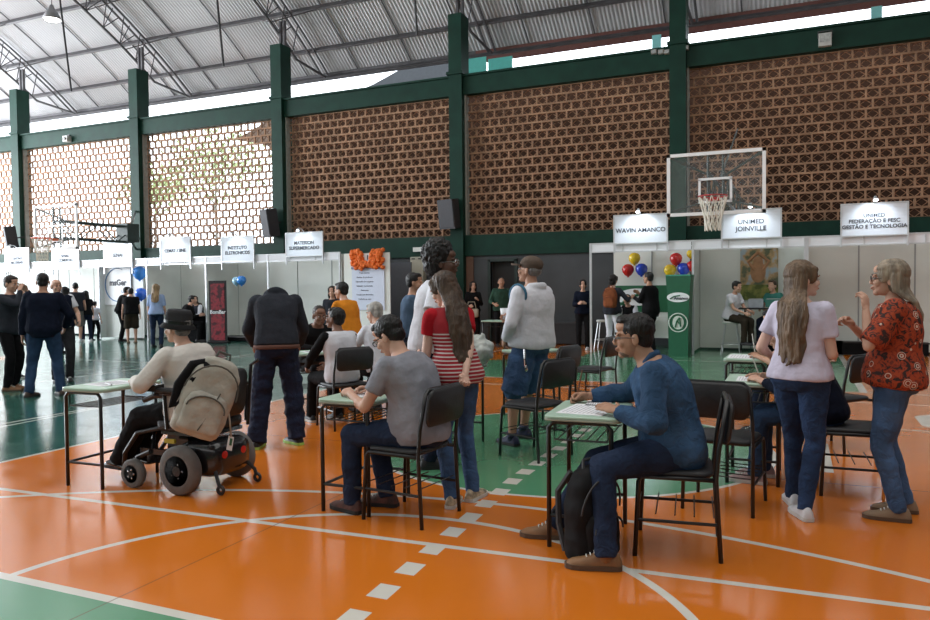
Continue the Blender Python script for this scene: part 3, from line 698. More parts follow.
# beam devices
p = wp(67, 139, 18.52); rt = empty('security_camera', p, 0, 'small white camera box under the beam at the far left', 'camera'); MB().box((0, 0, 0), (.22, .18, .2)).build('housing', mat('offwhite', (.5, .5, .48), .5), rt); MB().tube([(0, -.09, 0), (0, -.13, -.01)], .05, 12).build('lens', M_black, rt); MB().box((0, .1, .12), (.08, .1, .08)).build('bracket', M_steel, rt)
p = wp(825, 40, 18.55); rt = empty('floodlight', p, 0, 'white floodlight hanging on the dark beam at the upper right', 'floodlight'); MB().box((0, 0, 0), (.26, .12, .28)).build('housing', mat('offwhite', (.5, .5, .48), .5), rt); MB().box((0, -.065, .03), (.21, .01, .17)).build('glass', mat('floodlight_glass', (.35, .37, .36), .2, var=.3, scale=20), rt); MB().tube([(-.14, 0, .05), (-.14, .02, .2), (.14, .02, .2), (.14, 0, .05)], .012, 6).build('yoke', M_steel, rt)
for q_, l in ((654, 'first small box on the beam left of the right column'), (661, 'second small box on the beam left of the right column'), (667, 'small box on the beam touching the right column'), (686, 'small box on the beam just right of the right column')):
    p = wp(q_, 52 if q_ < 680 else 48, 18.56); rt = empty('junction_box', p, 0, l, 'junction box', 'small boxes on the beam'); MB().box((0, 0, 0), (.13, .09, .1)).build('box_body', mat('offgrey', (.28, .27, .24), .6), rt); MB().box((0, -.05, 0), (.1, .01, .07)).build('lid', M_upr, rt)
# ceiling lamp
p = wp(52, 20, 15.2); rt = empty('pendant_lamp', p, 0, 'lit industrial pendant lamp hanging from the roof at the upper left', 'lamp')
MB().lathe([(.05, .42), (.09, .3), (.14, .26), (.26, 0), (.25, 0), (.12, .24), (.04, .3)], n=24).build('lamp_shade', mat('lamp_grey', (.25, .25, .26), .4, var=0), rt, True)
MB().ell((0, 0, .02), (.2, .2, .06)).build('bulb', mat('lamp_glow', (1, .97, .9), .4, var=0, emit=14), rt, True)
zz = roof_z(15.2)-p.z; MB().tube([(0, 0, .4), (0, 0, zz)], .012, 6).build('hanging_rod', M_steel, rt)

# ================================================================= CHAIRS AND DESKS
def make_chair():
    root = empty('school_chair', (0, 0, 0))
    # faces +Y; seat 0.42 wide
    Mx = np.eye(3)
    MB().pad(.42, .40, .035, .07, .012, c=(0, .0, .455)).build('seat', M_pad, root, True)
    MB().pad(.42, .235, .03, .06, .012, M=rotx(R(97)), c=(0, -.262, .735), curve=0.02).build('backrest', M_pad, root, True)
    for sx in (-1, 1):
        MB().tube([(sx*.22, -.235, 0), (sx*.215, -.21, .44), (sx*.215, -.225, .6), (sx*.2, -.262, .83)], .0125, 8).build('leg', M_black, root, True)
        MB().tube([(sx*.225, .21, 0), (sx*.215, .19, .41), (sx*.212, .17, .435), (sx*.212, -.2, .435)], .0125, 8).build('leg', M_black, root, True)
        MB().tube([(sx*.22, -.225, .2), (sx*.22, .2, .2)], .009, 6).build('stretcher', M_black, root)
    MB().tube([(-.21, .19, .425), (.21, .19, .425)], .01, 6).build('stretcher', M_black, root)
    MB().tube([(-.2, -.262, .82), (-.17, -.266, .85), (.17, -.266, .85), (.2, -.262, .82)], .0125, 8).build('back_frame', M_black, root)
    b = MB()
    for i in range(5): b.tube([(-.21, -.2+i*.1, .235), (.21, -.2+i*.1, .235)], .004, 5)
    b.build('book_rack', M_black, root)
    return root
def make_desk():
    root = empty('school_desk', (0, 0, 0))
    # user sits at -Y side; top 0.60 x 0.42
    MB().pad(.60, .43, .02, .045, .006, c=(0, 0, .74)).build('tabletop', M_deskgreen, root)
    MB().pad(.604, .434, .012, .047, .003, c=(0, 0, .726)).build('edge_band', mat('desk_edge', (.30, .32, .26), .6), root)
    for sx in (-1, 1):
        MB().tube([(sx*.27, .19, 0), (sx*.27, .19, .68), (sx*.27, .16, .712), (sx*.27, -.13, .712), (sx*.27, -.16, .68), (sx*.27, -.16, 0)], .0135, 8).build('leg', M_black, root, True)
        MB().tube([(sx*.27, -.16, .18), (sx*.27, .19, .18)], .01, 6).build('stretcher', M_black, root)
    MB().tube([(-.27, .18, .18), (.27, .18, .18)], .01, 6).build('stretcher', M_black, root)
    b = MB()
    for i in range(6): b.tube([(-.26, -.13+i*.055, .61), (.26, -.13+i*.055, .61)], .004, 5)
    for sx in (-1, 1): b.tube([(sx*.26, -.14, .70), (sx*.26, -.14, .61), (sx*.26, .16, .61), (sx*.26, .16, .7)], .006, 5)
    b.build('book_rack', M_black, root)
    return root
M_deskgreen = mat('pale_green_laminate', (.40, .56, .45), .35, var=.06, scale=3)
chair0, desk0 = make_chair(), make_desk(); used = {'c': 0, 'd': 0}
def place(kind, x, y, rz, label, group=None):
    src = chair0 if kind == 'c' else desk0
    o = src if not used[kind] else copy_tree(src); used[kind] = 1
    o.location = (x, y, 0); o.rotation_euler = (0, 0, rz); tag(o, label, 'chair' if kind == 'c' else 'desk', group or ('black school chairs' if kind == 'c' else 'pale green school desks')); return o
# ================================================================= PEOPLE
def xform(mb, M, t):
    v, f = mb.arr(); return v@np.asarray(M).T+np.asarray(t), f
def head_mb(sex='m'):
    b = MB(); j = 1.0 if sex == 'm' else .93
    b.ell((0, -.018, .032), (.076, .096, .085)); b.ell((0, .022, -.03), (.063*j, .066, .082)); b.ell((0, .062, -.092), (.028*j, .024, .02)); b.ell((0, .03, -.07), (.052*j, .05, .035))
    b.tube([(0, .084, .012), (0, .095*j**.3, -.008), (0, .104*j**.5, -.024)], [.007, .0095, .0115], 8); b.ell((0, .096, -.029), (.016, .013, .010))
    for s in (-1, 1):
        b.ell((s*.026, .08, .022), (.026, .014, .009)); b.ell((s*.036, .062, -.03), (.024, .024, .024)); b.ell((s*.078, -.008, -.012), (.009, .02, .032), M=rotz(s*.35))
    b.ell((0, .086, -.055), (.022, .013, .006)); b.ell((0, .084, -.067), (.02, .012, .007))
    b.ell((0, .03, .06), (.058, .06, .04))
    return b
def hand_mb(pose):
    b = MB(); b.ell((0, .045, 0), (.040, .055, .015)); b.ell((0, .008, 0), (.028, .03, .019)); b.ell((.024, .03, -.008), (.018, .03, .014))
    curl = {'relax': 22, 'grip': 62, 'pen': 50, 'flat': 8}[pose]
    for i, (x, L, y0) in enumerate(((.031, .072, .086), (.0105, .08, .092), (-.0105, .074, .09), (-.031, .058, .08))):
        p = np.array([x, y0-.012, 0.]); a = 0.; pts = [p.copy()]; xs = x*.12
        for k, s in enumerate((.45, .32, .23)):
            a += R(curl*(.7+.35*k)+(i*5 if pose == 'relax' else 0)); p = p+L*s*np.array([xs, math.cos(a), -math.sin(a)]); pts.append(p.copy())
        b.tube(pts, [.0092, .0088, .008, .0066], 8)
        for q, r_ in zip(pts, (.0092, .0088, .008, .0066)): b.ell(q, r_, n=8, m=5)
    tp = {'relax': [(.03, .02, -.008), (.052, .05, -.02), (.056, .078, -.03)], 'flat': [(.03, .02, -.004), (.058, .045, -.006), (.068, .07, -.008)],
          'grip': [(.03, .02, -.01), (.046, .045, -.03), (.03, .062, -.046)], 'pen': [(.03, .02, -.01), (.046, .05, -.026), (.034, .078, -.04)]}[pose]
    b.tube(tp, [.013, .0105, .008], 8)
    for q, r_ in zip(tp, (.013, .0105, .008)): b.ell(q, r_, n=8, m=5)
    return b
CACHE = {}
def cached(key, fn, vox, sm):
    if key not in CACHE: CACHE[key] = remesh(fn(), vox, sm)
    return CACHE[key]
def ik(a, t, l1, l2, hint):
    a, t = np.asarray(a, float), np.asarray(t, float); d = t-a; L = np.linalg.norm(d); Lm = (l1+l2)*.995
    if L > Lm: t = a+d/L*Lm; d = t-a; L = Lm
    L = max(L, abs(l1-l2)+.02); x = (l1*l1-l2*l2+L*L)/(2*L); h = math.sqrt(max(0, l1*l1-x*x)); n = d/np.linalg.norm(d)
    u = nrm(np.asarray(hint, float)-n*(np.asarray(hint, float)@n)); return a+n*x+u*h, t
SK = {'light': (.56, .33, .24), 'tan': (.42, .23, .15), 'brown': (.20, .10, .065), 'dark': (.10, .052, .036), 'pale': (.66, .42, .33)}
def skinm(k): return mat('skin_'+k, SK[k], .55, var=.06, scale=15, spec=.35)
HC = {'black': (.009, .008, .008), 'darkbrown': (.025, .016, .012), 'brown': (.06, .036, .022), 'lightbrown': (.14, .09, .055), 'greyblond': (.26, .21, .155), 'white': (.36, .34, .31), 'grey': (.16, .15, .14), 'blond': (.28, .19, .10)}
def hairm(k): return mat('hair_'+k, HC[k], .5, var=.45, scale=26, stretch=(1, 1, .12), bump=.6, bscale=90, spec=.35)

def person(label, loc, yaw, H=1.75, sex='m', pelvis=None, lean=(3, 5), side=0, twist=0, head=(0, 0, 0), feet=None, footyaw=(8, -8), knees=((-.15, 1, 0), (.15, 1, 0)),
           hands=None, elbows=((-.5, -1, -.3), (.5, -1, -.3)), hpose=('relax', 'relax'), palm=None, skin_='light', hair=('short', 'black'), top=None, bottom=None, shoes=None, detail=1, fat=1.0, world=False, neck=None):
    """origin on the floor, faces local +Y; index 0 is the person's left (-X)"""
    k = H/1.75; root = empty('person', loc, yaw, label, 'person'); lo = np.array(loc)
    def W(p): # world to local
        d = np.asarray(p, float)-lo; c, s = math.cos(-yaw), math.sin(-yaw); return np.array([d[0]*c-d[1]*s, d[0]*s+d[1]*c, d[2]])
    vox = .011 if detail else .019
    th, sh, ua, fa = .435*k, .42*k, .29*k, .25*k
    pz = pelvis if pelvis is not None else (th+sh+.085*k-.008)
    P0 = np.array([0, 0, pz]); SL = .50*k
    def frame(t): return rotz(R(twist)*max(0, t))@rotx(-R(lean[0]+(lean[1]-lean[0])*max(0, t)))@roty(R(side)*max(0, t))
    NS = 20; pos = [P0]
    for i in range(NS): pos.append(pos[-1]+frame((i+.5)/NS)[:, 2]*SL/NS)
    def sp(t):
        if t <= 0: return P0+frame(0)[:, 2]*SL*t
        if t >= 1: return pos[-1]+frame(1)[:, 2]*SL*(t-1)
        i = int(t*NS); return pos[i]+(pos[min(i+1, NS)]-pos[i])*(t*NS-i)
    male = sex == 'm'
    prof = [(-.2, .10, .09), (-.1, .155, .12), (0, .168, .125), (.16, .158, .115), (.35, .148, .108), (.6, .168, .118), (.8, .178, .112), (.9, .155, .09), (.97, .09, .065), (1.03, .055, .055)] if male else \
           [(-.2, .11, .10), (-.1, .168, .13), (0, .178, .135), (.16, .155, .115), (.35, .125, .098), (.6, .145, .108), (.8, .152, .10), (.9, .13, .082), (.97, .075, .06), (1.03, .048, .048)]
    def pr(t):
        return [np.interp(t, [q[0] for q in prof], [q[i] for q in prof]) for i in (1, 2)]
    def ring(t, inf=0, n=22, belly=0):
        hw, hd = pr(t); M = frame(t); c = sp(t); hw = hw*k*fat+inf; hd = hd*k*fat+inf
        o = []
        for a in np.linspace(0, 2*math.pi, n, endpoint=False):
            ca, sa = math.cos(a), math.sin(a); e = .85
            x = hw*abs(ca)**e*np.sign(ca); y = hd*abs(sa)**e*np.sign(sa)
            if sa > 0: y += belly*sa
            o.append(c+M@np.array([x, y, 0]))
        return np.array(o)
    # joints
    shw = (.172 if male else .150)*k*(.6+.4*fat); Mc = frame(.88); sc = sp(.88)
    S = [sc+Mc@np.array([s*shw, 0, .0]) for s in (-1, 1)]
    Hp = [P0+frame(0)@np.array([s*.088*k, 0, -.01]) for s in (-1, 1)]
    feet = feet or [(-.1, 0, 0), (.1, 0, 0)]
    an, kn, wr_, el = [], [], [], []
    for i in (0, 1):
        f = np.array(feet[i], float)
        if world: f = W(f)
        f = f+np.array([0, 0, .085*k]); kk, f = ik(Hp[i], f, th, sh, knees[i]); an.append(f); kn.append(kk)
    for i, s in ((0, -1), (1, 1)):
        if hands and hands[i] is not None:
            t = np.array(hands[i], float)
            if world: t = W(t)
        else: t = S[i]+np.array([s*.07, .05, -.53*k])
        e, t = ik(S[i], t, ua, fa, elbows[i]); el.append(e); wr_.append(t)
    # ---- body: one continuous skin
    b = MB(); b.rings([ring(t, -.014 if t < .93 else 0) for t in np.linspace(-.2, 1.03, 16)]); ls = .84 if (bottom and not bottom.get('short')) else 1
    for i in (0, 1):
        b.cone(Hp[i], kn[i], .078*k*fat, .056*k*ls, ends=(1, 1)); b.cone(kn[i], kn[i]*.6+an[i]*.4, .054*k*ls, .056*k*ls); b.cone(kn[i]*.6+an[i]*.4, an[i], .054*k*ls, .036*k*ls)
        b.cone(sp(.86), S[i], .06*k, .052*k); b.cone(S[i], el[i], .047*k, .037*k); b.cone(el[i], wr_[i], .037*k, .025*k)
        b.ell(el[i]*.72+wr_[i]*.28, .039*k)
    nb = sp(.97); hm = rotz(R(twist))@rotz(-R(head[0]))@rotx(-R(head[1]))@roty(R(head[2]))
    nm = frame(1) if neck is None else rotx(-R(neck))
    hc = sp(1.0)+nm@np.array([0, .02, .15])*k
    b.cone(nb, hc+hm@np.array([0, -.02, -.05])*k, (.058 if male else .047)*k, (.054 if male else .045)*k)
    sm_ = k*1.0
    hv, hf = cached(('head', sex, detail), lambda: head_mb(sex), .0045 if detail else .009, 2)
    ex = [((hv*sm_)@hm.T+hc, hf)]
    for i, s in ((0, 1), (1, -1)):
        d = nrm(wr_[i]-el[i]); ph = np.array((palm[i] if palm else (-1 if i == 0 else 1, 0, .2)), float)
        z = nrm(ph-d*(ph@d)); x = np.cross(d, z); M = np.c_[x, d, z]
        v, f = cached(('hand', hpose[i], detail), lambda q=hpose[i]: hand_mb(q), .0042 if detail else .0075, 1)
        v = v*np.array([s, 1, 1])*k
        if s < 0: f = [q[::-1] for q in f]
        ex.append((v@M.T+wr_[i], f))
    skin('body', b, skinm(skin_), root, vox, 3, extra=ex)
    # ---- face
    def hp(p): return hc+hm@(np.array(p)*k)
    if detail:
        for s in (-1, 1):
            MB().ell(hp((s*.029, .0795, .001)), (.0115*k, .0115*k, .008*k)).build('eye', mat('eye_white', (.5, .47, .44), .3, var=0), root, True)
            MB().ell(hp((s*.029, .0875, .001)), .0055*k).build('iris', mat('iris_dark', (.02, .012, .01), .2, var=0), root, True)
            MB().tube([hp((s*.012, .092, .022)), hp((s*.03, .092, .028)), hp((s*.05, .077, .021))], [.0035*k, .005*k, .003*k], 6).build('eyebrow', hairm('darkbrown' if hair[1] not in ('white',) else 'grey'), root)
        MB().ell(hp((0, .094, -.061)), (.02*k, .006*k, .007*k), M=hm).build('lips', mat('lips_'+skin_, tuple(c*m_ for c, m_ in zip(SK[skin_], (.75, .5, .5))), .4, var=0), root, True)
    # ---- hair
    st, hcname = hair[0], hair[1]
    if st != 'none':
        b = MB(); E_ = lambda c, r: b.ell(c, r)
        if st in ('short', 'cropped'):
            g = .006 if st == 'short' else 0.0
            E_((0, -.028, .046), (.080+g, .094+g, .082+g)); E_((0, -.055, -.01), (.068+g, .052+g, .058+g))
            if st == 'short': E_((0, .045, .095), (.055, .04, .024)); E_((.02, .03, .105), (.05, .05, .022))
        elif st == 'fringe': E_((0, -.028, .046), (.088, .1, .088)); E_((0, .04, .088), (.06, .04, .03)); E_((0, -.055, -.01), (.074, .058, .065))
        elif st == 'balding': E_((0, -.05, .0), (.084, .068, .055))
        elif st == 'afro':
            rr = random.Random(3); E_((0, -.055, .075), (.115, .125, .125)); E_((0, -.085, .0), (.10, .09, .12))
            for q in range(260):
                u = nrm([rr.gauss(0, 1), rr.gauss(0, 1), rr.gauss(0, 1)])
                if u[1] > .4 and u[2] < .45: continue
                E_(np.array([0, -.055, .065])+u*np.array([.112, .120, .122]), .010+.010*rr.random())
        elif st in ('long', 'mid', 'bun', 'pony'):
            E_((0, -.026, .044), (.097, .108, .096)); E_((0, -.055, -.02), (.092, .075, .09))
            for s in (-1, 1): E_((s*.062, .022, .03), (.03, .045, .06)); E_((s*.05, .035, .068), (.04, .04, .028))
            if st == 'bun': E_((0, -.13, .03), .042)
        ex = []
        hv_, hf_ = xform(b, hm*k, hc); q = MB(); q.add(hv_, hf_)
        if st in ('long', 'mid', 'pony'):
            tend = hair[2] if len(hair) > 2 else (.45 if st == 'long' else .85); ns = 19 if st != 'pony' else 5; rr = random.Random(len(label))
            fr = frame(.8)
            for i in range(ns):
                u = (i/(ns-1)-.5)*2; ang = u*1.55 if st != 'pony' else u*.5
                p0 = hc+hm@(np.array([math.sin(ang)*.082, -.02-.075*math.cos(ang), .03])*k)
                p1 = hc+hm@(np.array([math.sin(ang)*.09, -.03-.085*math.cos(ang), -.07])*k)
                bk = pr(.88)[1]*k+.03; off = u*(hair[3] if len(hair) > 3 else (.10 if st != 'pony' else .03))*k+rr.uniform(-.008, .008)
                te = tend+rr.uniform(-.05, .06)+.10*abs(u)
                def bp(t): return sp(t)+frame(t)@np.array([off*(1-.25*(1-t)), -(pr(t)[1]*k*fat+.034)*(math.sqrt(max(0.1, 1-(u*.6)**2))), 0])
                pts = [p0, p1, sp(.93)+fr@np.array([off*.9, -bk*.95, .02])]
                t = .8
                while t > te: pts.append(bp(t)); t -= .12
                pts.append(bp(te)); m_ = len(pts); pts = [pts[0], pts[1]]+[p_+np.array([rr.uniform(-.009, .009), rr.uniform(-.012, .006), 0]) for p_ in pts[2:]]
                q.tube(pts, [.019*k*(1-.68*(j/(m_-1))**1.6) for j in range(m_)], 8)
        skin('hair', q, hairm(hcname), root, .006 if detail else .014, 1, wr=.004 if st != 'afro' else .007, wf=34, ws=(1, 1, .35) if st in ('long', 'mid', 'pony') else (1, 1, 1), seed=len(label))
    # ---- top
    if top:
        inf = top.get('loose', .016); hem = top.get('hem', -.1); b = MB(); ts = np.linspace(hem, .985, 15)
        b.rings([ring(t, inf+(.012*(1-t) if t < .4 else 0)+(-.004 if t > .93 else 0), belly=top.get('belly', 0)*math.exp(-((t-.2)/.2)**2)) for t in ts])
        sl = top.get('sleeve', 'long'); r1 = top.get('sr', .0); slv = MB()
        for i in (0, 1):
            tgt = slv if 'sleevemat' in top else b
            b.cone(sp(.86), S[i], .07*k, .062*k)
            if sl == 'none': continue
            if sl == 'short':
                e = S[i]+(el[i]-S[i])*top.get('slen', .62); tgt.cone(S[i], e, (.064+r1)*k, (.062+r1)*k, ends=(1, 0))
            else:
                tgt.cone(S[i], el[i], (.064+r1)*k, (.052+r1)*k); f = top.get('slen', .93); e = el[i]+(wr_[i]-el[i])*f; tgt.cone(el[i], e, (.052+r1)*k, (.037+r1*.7)*k, ends=(1, 0))
        if top.get('hood'):
            for a in np.linspace(-1.2, 1.2, 9): b.ell(sp(.95)+frame(.9)@np.array([math.sin(a)*.085, -.02-math.cos(a)*.085, .02])*k, .036*k)
        to = skin(top.get('name', 'shirt'), b, top['mat'], root, vox*.95, 2, wr=top.get('wr', .008), wf=top.get('wf', 7.), ws=(1, 1, .8), seed=len(label)+3)
        if 'sleevemat' in top: skin('sleeves', slv, top['sleevemat'], to, vox, 2, wr=.005, wf=10)
        if top.get('collar'):
            c = MB(); M = frame(1)
            for s in (-1, 1): c.tube([sp(.99)+M@np.array([s*.01, -.062, .02])*k, sp(1)+M@np.array([s*.055, -.03, .022])*k, sp(1)+M@np.array([s*.06, .02, .0])*k, sp(.97)+M@np.array([s*.03, .075, -.02])*k], [.018*k, .018*k, .017*k, .008*k], 8)
            c.build('collar', top['collar'], root, True)
        if top.get('buttons'):
            c = MB()
            for t in (.2, .35, .5, .65, .8): c.ell(sp(t)+frame(t)@np.array([0, pr(t)[1]*k*fat+inf+.01, 0]), .007)
            c.build('button', M_chrome, to)
    # ---- trousers
    if bottom:
        b = MB(); lo_ = bottom.get('loose', .012); b.rings([ring(t, min(lo_, .014)) for t in np.linspace(-.2, bottom.get('waist', .18), 7)])
        for i in (0, 1):
            b.ell(Hp[i]+np.array([0, 0, -.02]), (.094*k*fat+min(lo_, .014)*.4))
            b.cone(Hp[i]+(kn[i]-Hp[i])*.12, kn[i], (.088*k*fat+min(lo_, .016)), (.058*k+lo_), ends=(1, 1))
            if bottom.get('short'):
                e = kn[i]+(an[i]-kn[i])*.08; b.cone(Hp[i]*.7+kn[i]*.3, e, .085*k+lo_, .078*k+lo_, ends=(0, 0))
            else:
                mid = kn[i]*.62+an[i]*.38; b.cone(kn[i], mid, .058*k+lo_, .055*k+lo_*.9); b.cone(mid, an[i]+nrm(an[i]-kn[i])*.028, .055*k+lo_*.9, (.046*k+lo_*bottom.get('flare', 1.)), ends=(1, 0))
        skin('trousers' if not bottom.get('short') else 'shorts', b, bottom['mat'], root, vox, 2, wr=bottom.get('wr', .008), wf=8., ws=(1, 1, 1.6), seed=len(label)+9)
    # ---- shoes
    if shoes:
        secs = [(-.078, .022, .045), (-.062, .034, .085), (-.02, .038, .105), (.03, .039, .1), (.075, .044, .072), (.125, .046, .056), (.165, .040, .048), (.192, .024, .036), (.2, .008, .022)]
        for i in (0, 1):
            M = rotz(-R(footyaw[i])); c = an[i]-np.array([0, 0, .085*k])
            def rg(y, hw, h, z0=.0):
                return np.array([(hw*math.cos(a), y, z0+(h-z0)*max(0, math.sin(a))**.8) for a in np.linspace(-.2, math.pi+.2, 11)])*k@M.T+c
            up = MB(); up.rings([rg(y, hw, h, .012) for y, hw, h in secs])
            if shoes.get('high'): up.cone(an[i]+np.array([0, 0, -.02]), an[i]+np.array([0, 0, .03*k]), .046*k, .046*k, ends=(1, 0))
            so = up.build('shoe', shoes['mat'], root, True)
            sl_ = MB(); ot = [(hw*1.08, y*1.03) for y, hw, h in secs]; ol = [(x, y) for x, y in ot]+[(-x, y) for x, y in reversed(ot)]
            sl_.rings([np.array([(x, y, z) for x, y in ol])*k@M.T+c for z in (0.002, .026)]); sl_.build('sole', shoes['sole'], so)
            if detail:
                l_ = MB()
                for yy, hh in ((.035, .098), (.055, .088), (.075, .076), (.095, .067)): l_.tube([np.array(q)*k@M.T+c for q in ((-.02, yy, hh-.004), (0, yy+.004, hh+.002), (.02, yy, hh-.004))], .0035, 5)
                l_.build('laces', shoes.get('lace', M_panel), so)
    info = dict(root=root, hc=hc, hm=hm, k=k, wr=wr_, el=el, sp=sp, frame=frame, pr=pr, an=an, kn=kn, S=S)
    return info
def glasses(I, m=None):
    m = m or mat('glasses_frame', (.01, .01, .012), .3, var=0); b = MB(); hc, hm, k = I['hc'], I['hm'], I['k']; h = lambda p: hc+hm@(np.array(p)*k)
    for s in (-1, 1):
        b.tube([h((s*.031+.023*math.cos(a), .099, .0+.017*math.sin(a))) for a in np.linspace(0, 6.2832, 13)], .0026*k, 5); b.tube([h((s*.054, .099, .004)), h((s*.08, .06, .005)), h((s*.084, -.01, .0))], .0026*k, 5)
    b.tube([h((-.009, .1, .004)), h((.009, .1, .004))], .0026*k, 5); g = b.build('glasses', m, I['root']); return g
def hat_bucket(I):
    hc, hm, k = I['hc'], I['hm'], I['k']; T = hm@rotx(R(6)); o = hc+hm@np.array([0, -.012, .045])*k
    m = cloth('charcoal_felt', (.028, .028, .03))
    b = MB(); b.lathe([(.132, -.04), (.136, -.036), (.103, .0), (.098, .075), (.085, .098), (.03, .10), (.001, .096), (.001, .08), (.08, .08), (.092, .0), (.122, -.04)], c=o, n=28, M=T*k); h = b.build('hat', m, I['root'], True)
    MB().lathe([(.106, .0), (.106, .022), (.101, .024), (.101, .0)], c=o, n=28, M=T*k).build('hat_band', M_black, h)
def cap(I, col):
    hc, hm, k = I['hc'], I['hm'], I['k']; m = cloth('cap_'+str(round(col[0], 3)), col)
    b = MB(); b.ell((0, -.02, .058), (.092, .108, .078)); v, f = xform(b, hm*k, hc); q = MB(); q.add(v, f); c = q.build('cap', m, I['root'], True)
    b = MB(); n = 12; top = []; 
    for i in range(n+1):
        a = math.pi*i/n; top.append((.08*math.cos(a), .065+.115*math.sin(a), .058-.012*math.sin(a)-.012*abs(math.cos(a))))
    vs = top+[(x, y, z-.014) for x, y, z in top]; fs = [tuple(range(n+1)), tuple(range(2*n+1, n, -1))]+[(i, i+n+1, i+n+2, i+1) for i in range(n)]+[(n, 2*n+1, n+1, 0)]
    b.add(vs, fs); v, f = xform(b, hm*k, hc); q = MB(); q.add(v, f); q.build('visor', m, c)
# ================================================================= WHO AND WHAT STANDS WHERE
def V3(v, z=None): return (v.x, v.y, v.z if z is None else z)
def pz(px, d, z): p = pd(px, d); return (p.x, p.y, z)
J_blue = denim('denim_blue', (.018, .038, .08), 1.9); J_mid = denim('denim_mid', (.034, .068, .14), 2.0); J_dark = denim('denim_dark', (.008, .012, .028), 2.2); J_navy = denim('denim_navy', (.011, .019, .042), 2.0)
J_shirt = denim('denim_shirt_blue', (.022, .052, .105), 2.3)
C_grey = cloth('heather_grey_jersey', (.24, .245, .28)); C_char = cloth('charcoal_wool', (.028, .031, .040)); C_black = cloth('black_cloth', (.008, .008, .009)); C_white = cloth('white_cotton', (.62, .63, .68), .05)
C_ivory = cloth('ivory_cotton', (.60, .56, .52), .05); C_lilac = cloth('pale_lilac_cotton', (.58, .54, .66), .05); C_navy = cloth('navy_suiting', (.006, .009, .02)); C_orange = cloth('orange_cotton', (.62, .22, .02)); C_pants = cloth('dark_grey_trouser', (.03, .03, .034))
C_lblue = cloth('light_blue_shirt', (.30, .40, .62), .08); C_bluegrey = cloth('blue_grey_shirt', (.07, .11, .17)); C_green = cloth('dark_green_jacket', (.03, .07, .05)); C_red = cloth('red_cotton', (.38, .012, .02)); C_brown = cloth('dark_brown_cotton', (.035, .028, .02)); C_khaki = cloth('khaki_shorts', (.16, .15, .14))
C_stripe = stripes('red_white_stripes', (.30, .012, .02), (.55, .48, .46), 40, .36)
L_brown = mat('tan_leather', (.22, .105, .04), .55, var=.2); L_dark = mat('dark_brown_leather', (.04, .02, .012), .5, var=.15); L_black = mat('black_shoe', (.012, .012, .014), .5, var=.1); L_white = mat('white_sneaker', (.6, .6, .62), .5, var=.05)
L_beige = mat('beige_suede', (.24, .16, .10), .8, var=.1); L_orange = mat('orange_black_sneaker', (.10, .035, .025), .6, var=.8, scale=14); L_multi = mat('patterned_sneaker', (.38, .30, .20), .6, var=.7, scale=25); L_navy = mat('navy_sneaker', (.015, .02, .06), .6, var=.2)
S_white = mat('white_sole', (.55, .55, .52), .6, var=0); S_brown = mat('brown_sole', (.10, .06, .035), .7, var=0); S_black = mat('black_sole', (.015, .015, .015), .7, var=0); S_lime = mat('lime_sole', (.35, .6, .12), .5, var=.3)
def SH(m, s, **k): return dict(mat=m, sole=s, **k)
UPk = ((0, 1, .8), (0, 1, .8))

# ---- chairs and desks
gx = [('c', -2.28, 4.27, R(83), 'black chair under the man in the grey t-shirt, gripped by the woman in red'),
 ('c', -.615, 4.32, R(97), 'black chair under the man in the denim shirt'),
 ('c', -.43, 5.27, R(-7), 'empty black chair turned away, right behind the man in the denim shirt'),
 ('c', .37, 5.95, R(92), 'black chair between the two standing women at the right, seen from its side'),
 ('c', .34, 7.45, R(52), 'black chair further back between the two standing women'),
 ('c', -2.08, 6.21, R(67), 'empty black chair in front of the man in the white hoodie'),
 ('c', pd(592, 9.2).x, pd(592, 9.2).y, R(78), 'empty black chair on the far green strip left of the denim man\'s head'),
 ('c', -4.42, 6.80, R(58), 'black chair under the man in the white vest with black sleeves'),
 ('c', -4.25, 7.55, R(62), 'black chair under the white-haired man'),
 ('c', -5.62, 7.95, R(-135), 'black chair under the man in black facing the white vest'),
 ('c', pd(547, 7.9).x, pd(547, 7.9).y, R(75), 'black chair half hidden behind the empty chair near the man in the white hoodie'),
 ('c', -2.72, 5.62, R(8), 'black chair tucked under the table with the bags'),
 ('d', -2.67, 4.40, R(90), 'pale green school desk of the man in the grey t-shirt'),
 ('d', -1.10, 4.32, R(94), 'pale green school desk with a paper, in front of the man in the denim shirt'),
 ('d', -4.87, 4.23, R(92), 'pale green school desk in front of the wheelchair'),
 ('d', -.27, 6.12, R(90), 'green school desk left of the woman in lilac, nearer of the two writing places'),
 ('d', -.42, 8.0, R(88), 'green school desk left of the woman in lilac, further of the two writing places'),
 ('d', -2.88, 6.30, R(90), 'green school desk carrying the blue and white bags'),
 ('d', -5.08, 7.22, R(58), 'green school desk between the man in the white vest and the man in black'),
 ('d', pd(532, 8.6).x, pd(532, 8.6).y, R(60), 'green school desk behind the man in the white hoodie'),
 ('d', pd(497, 16.2).x, pd(497, 16.2).y, R(0), 'white-looking small table by the far wall under the man in the green jacket')]
for k_, x, y, a, l in gx: place(k_, x, y, a, l)

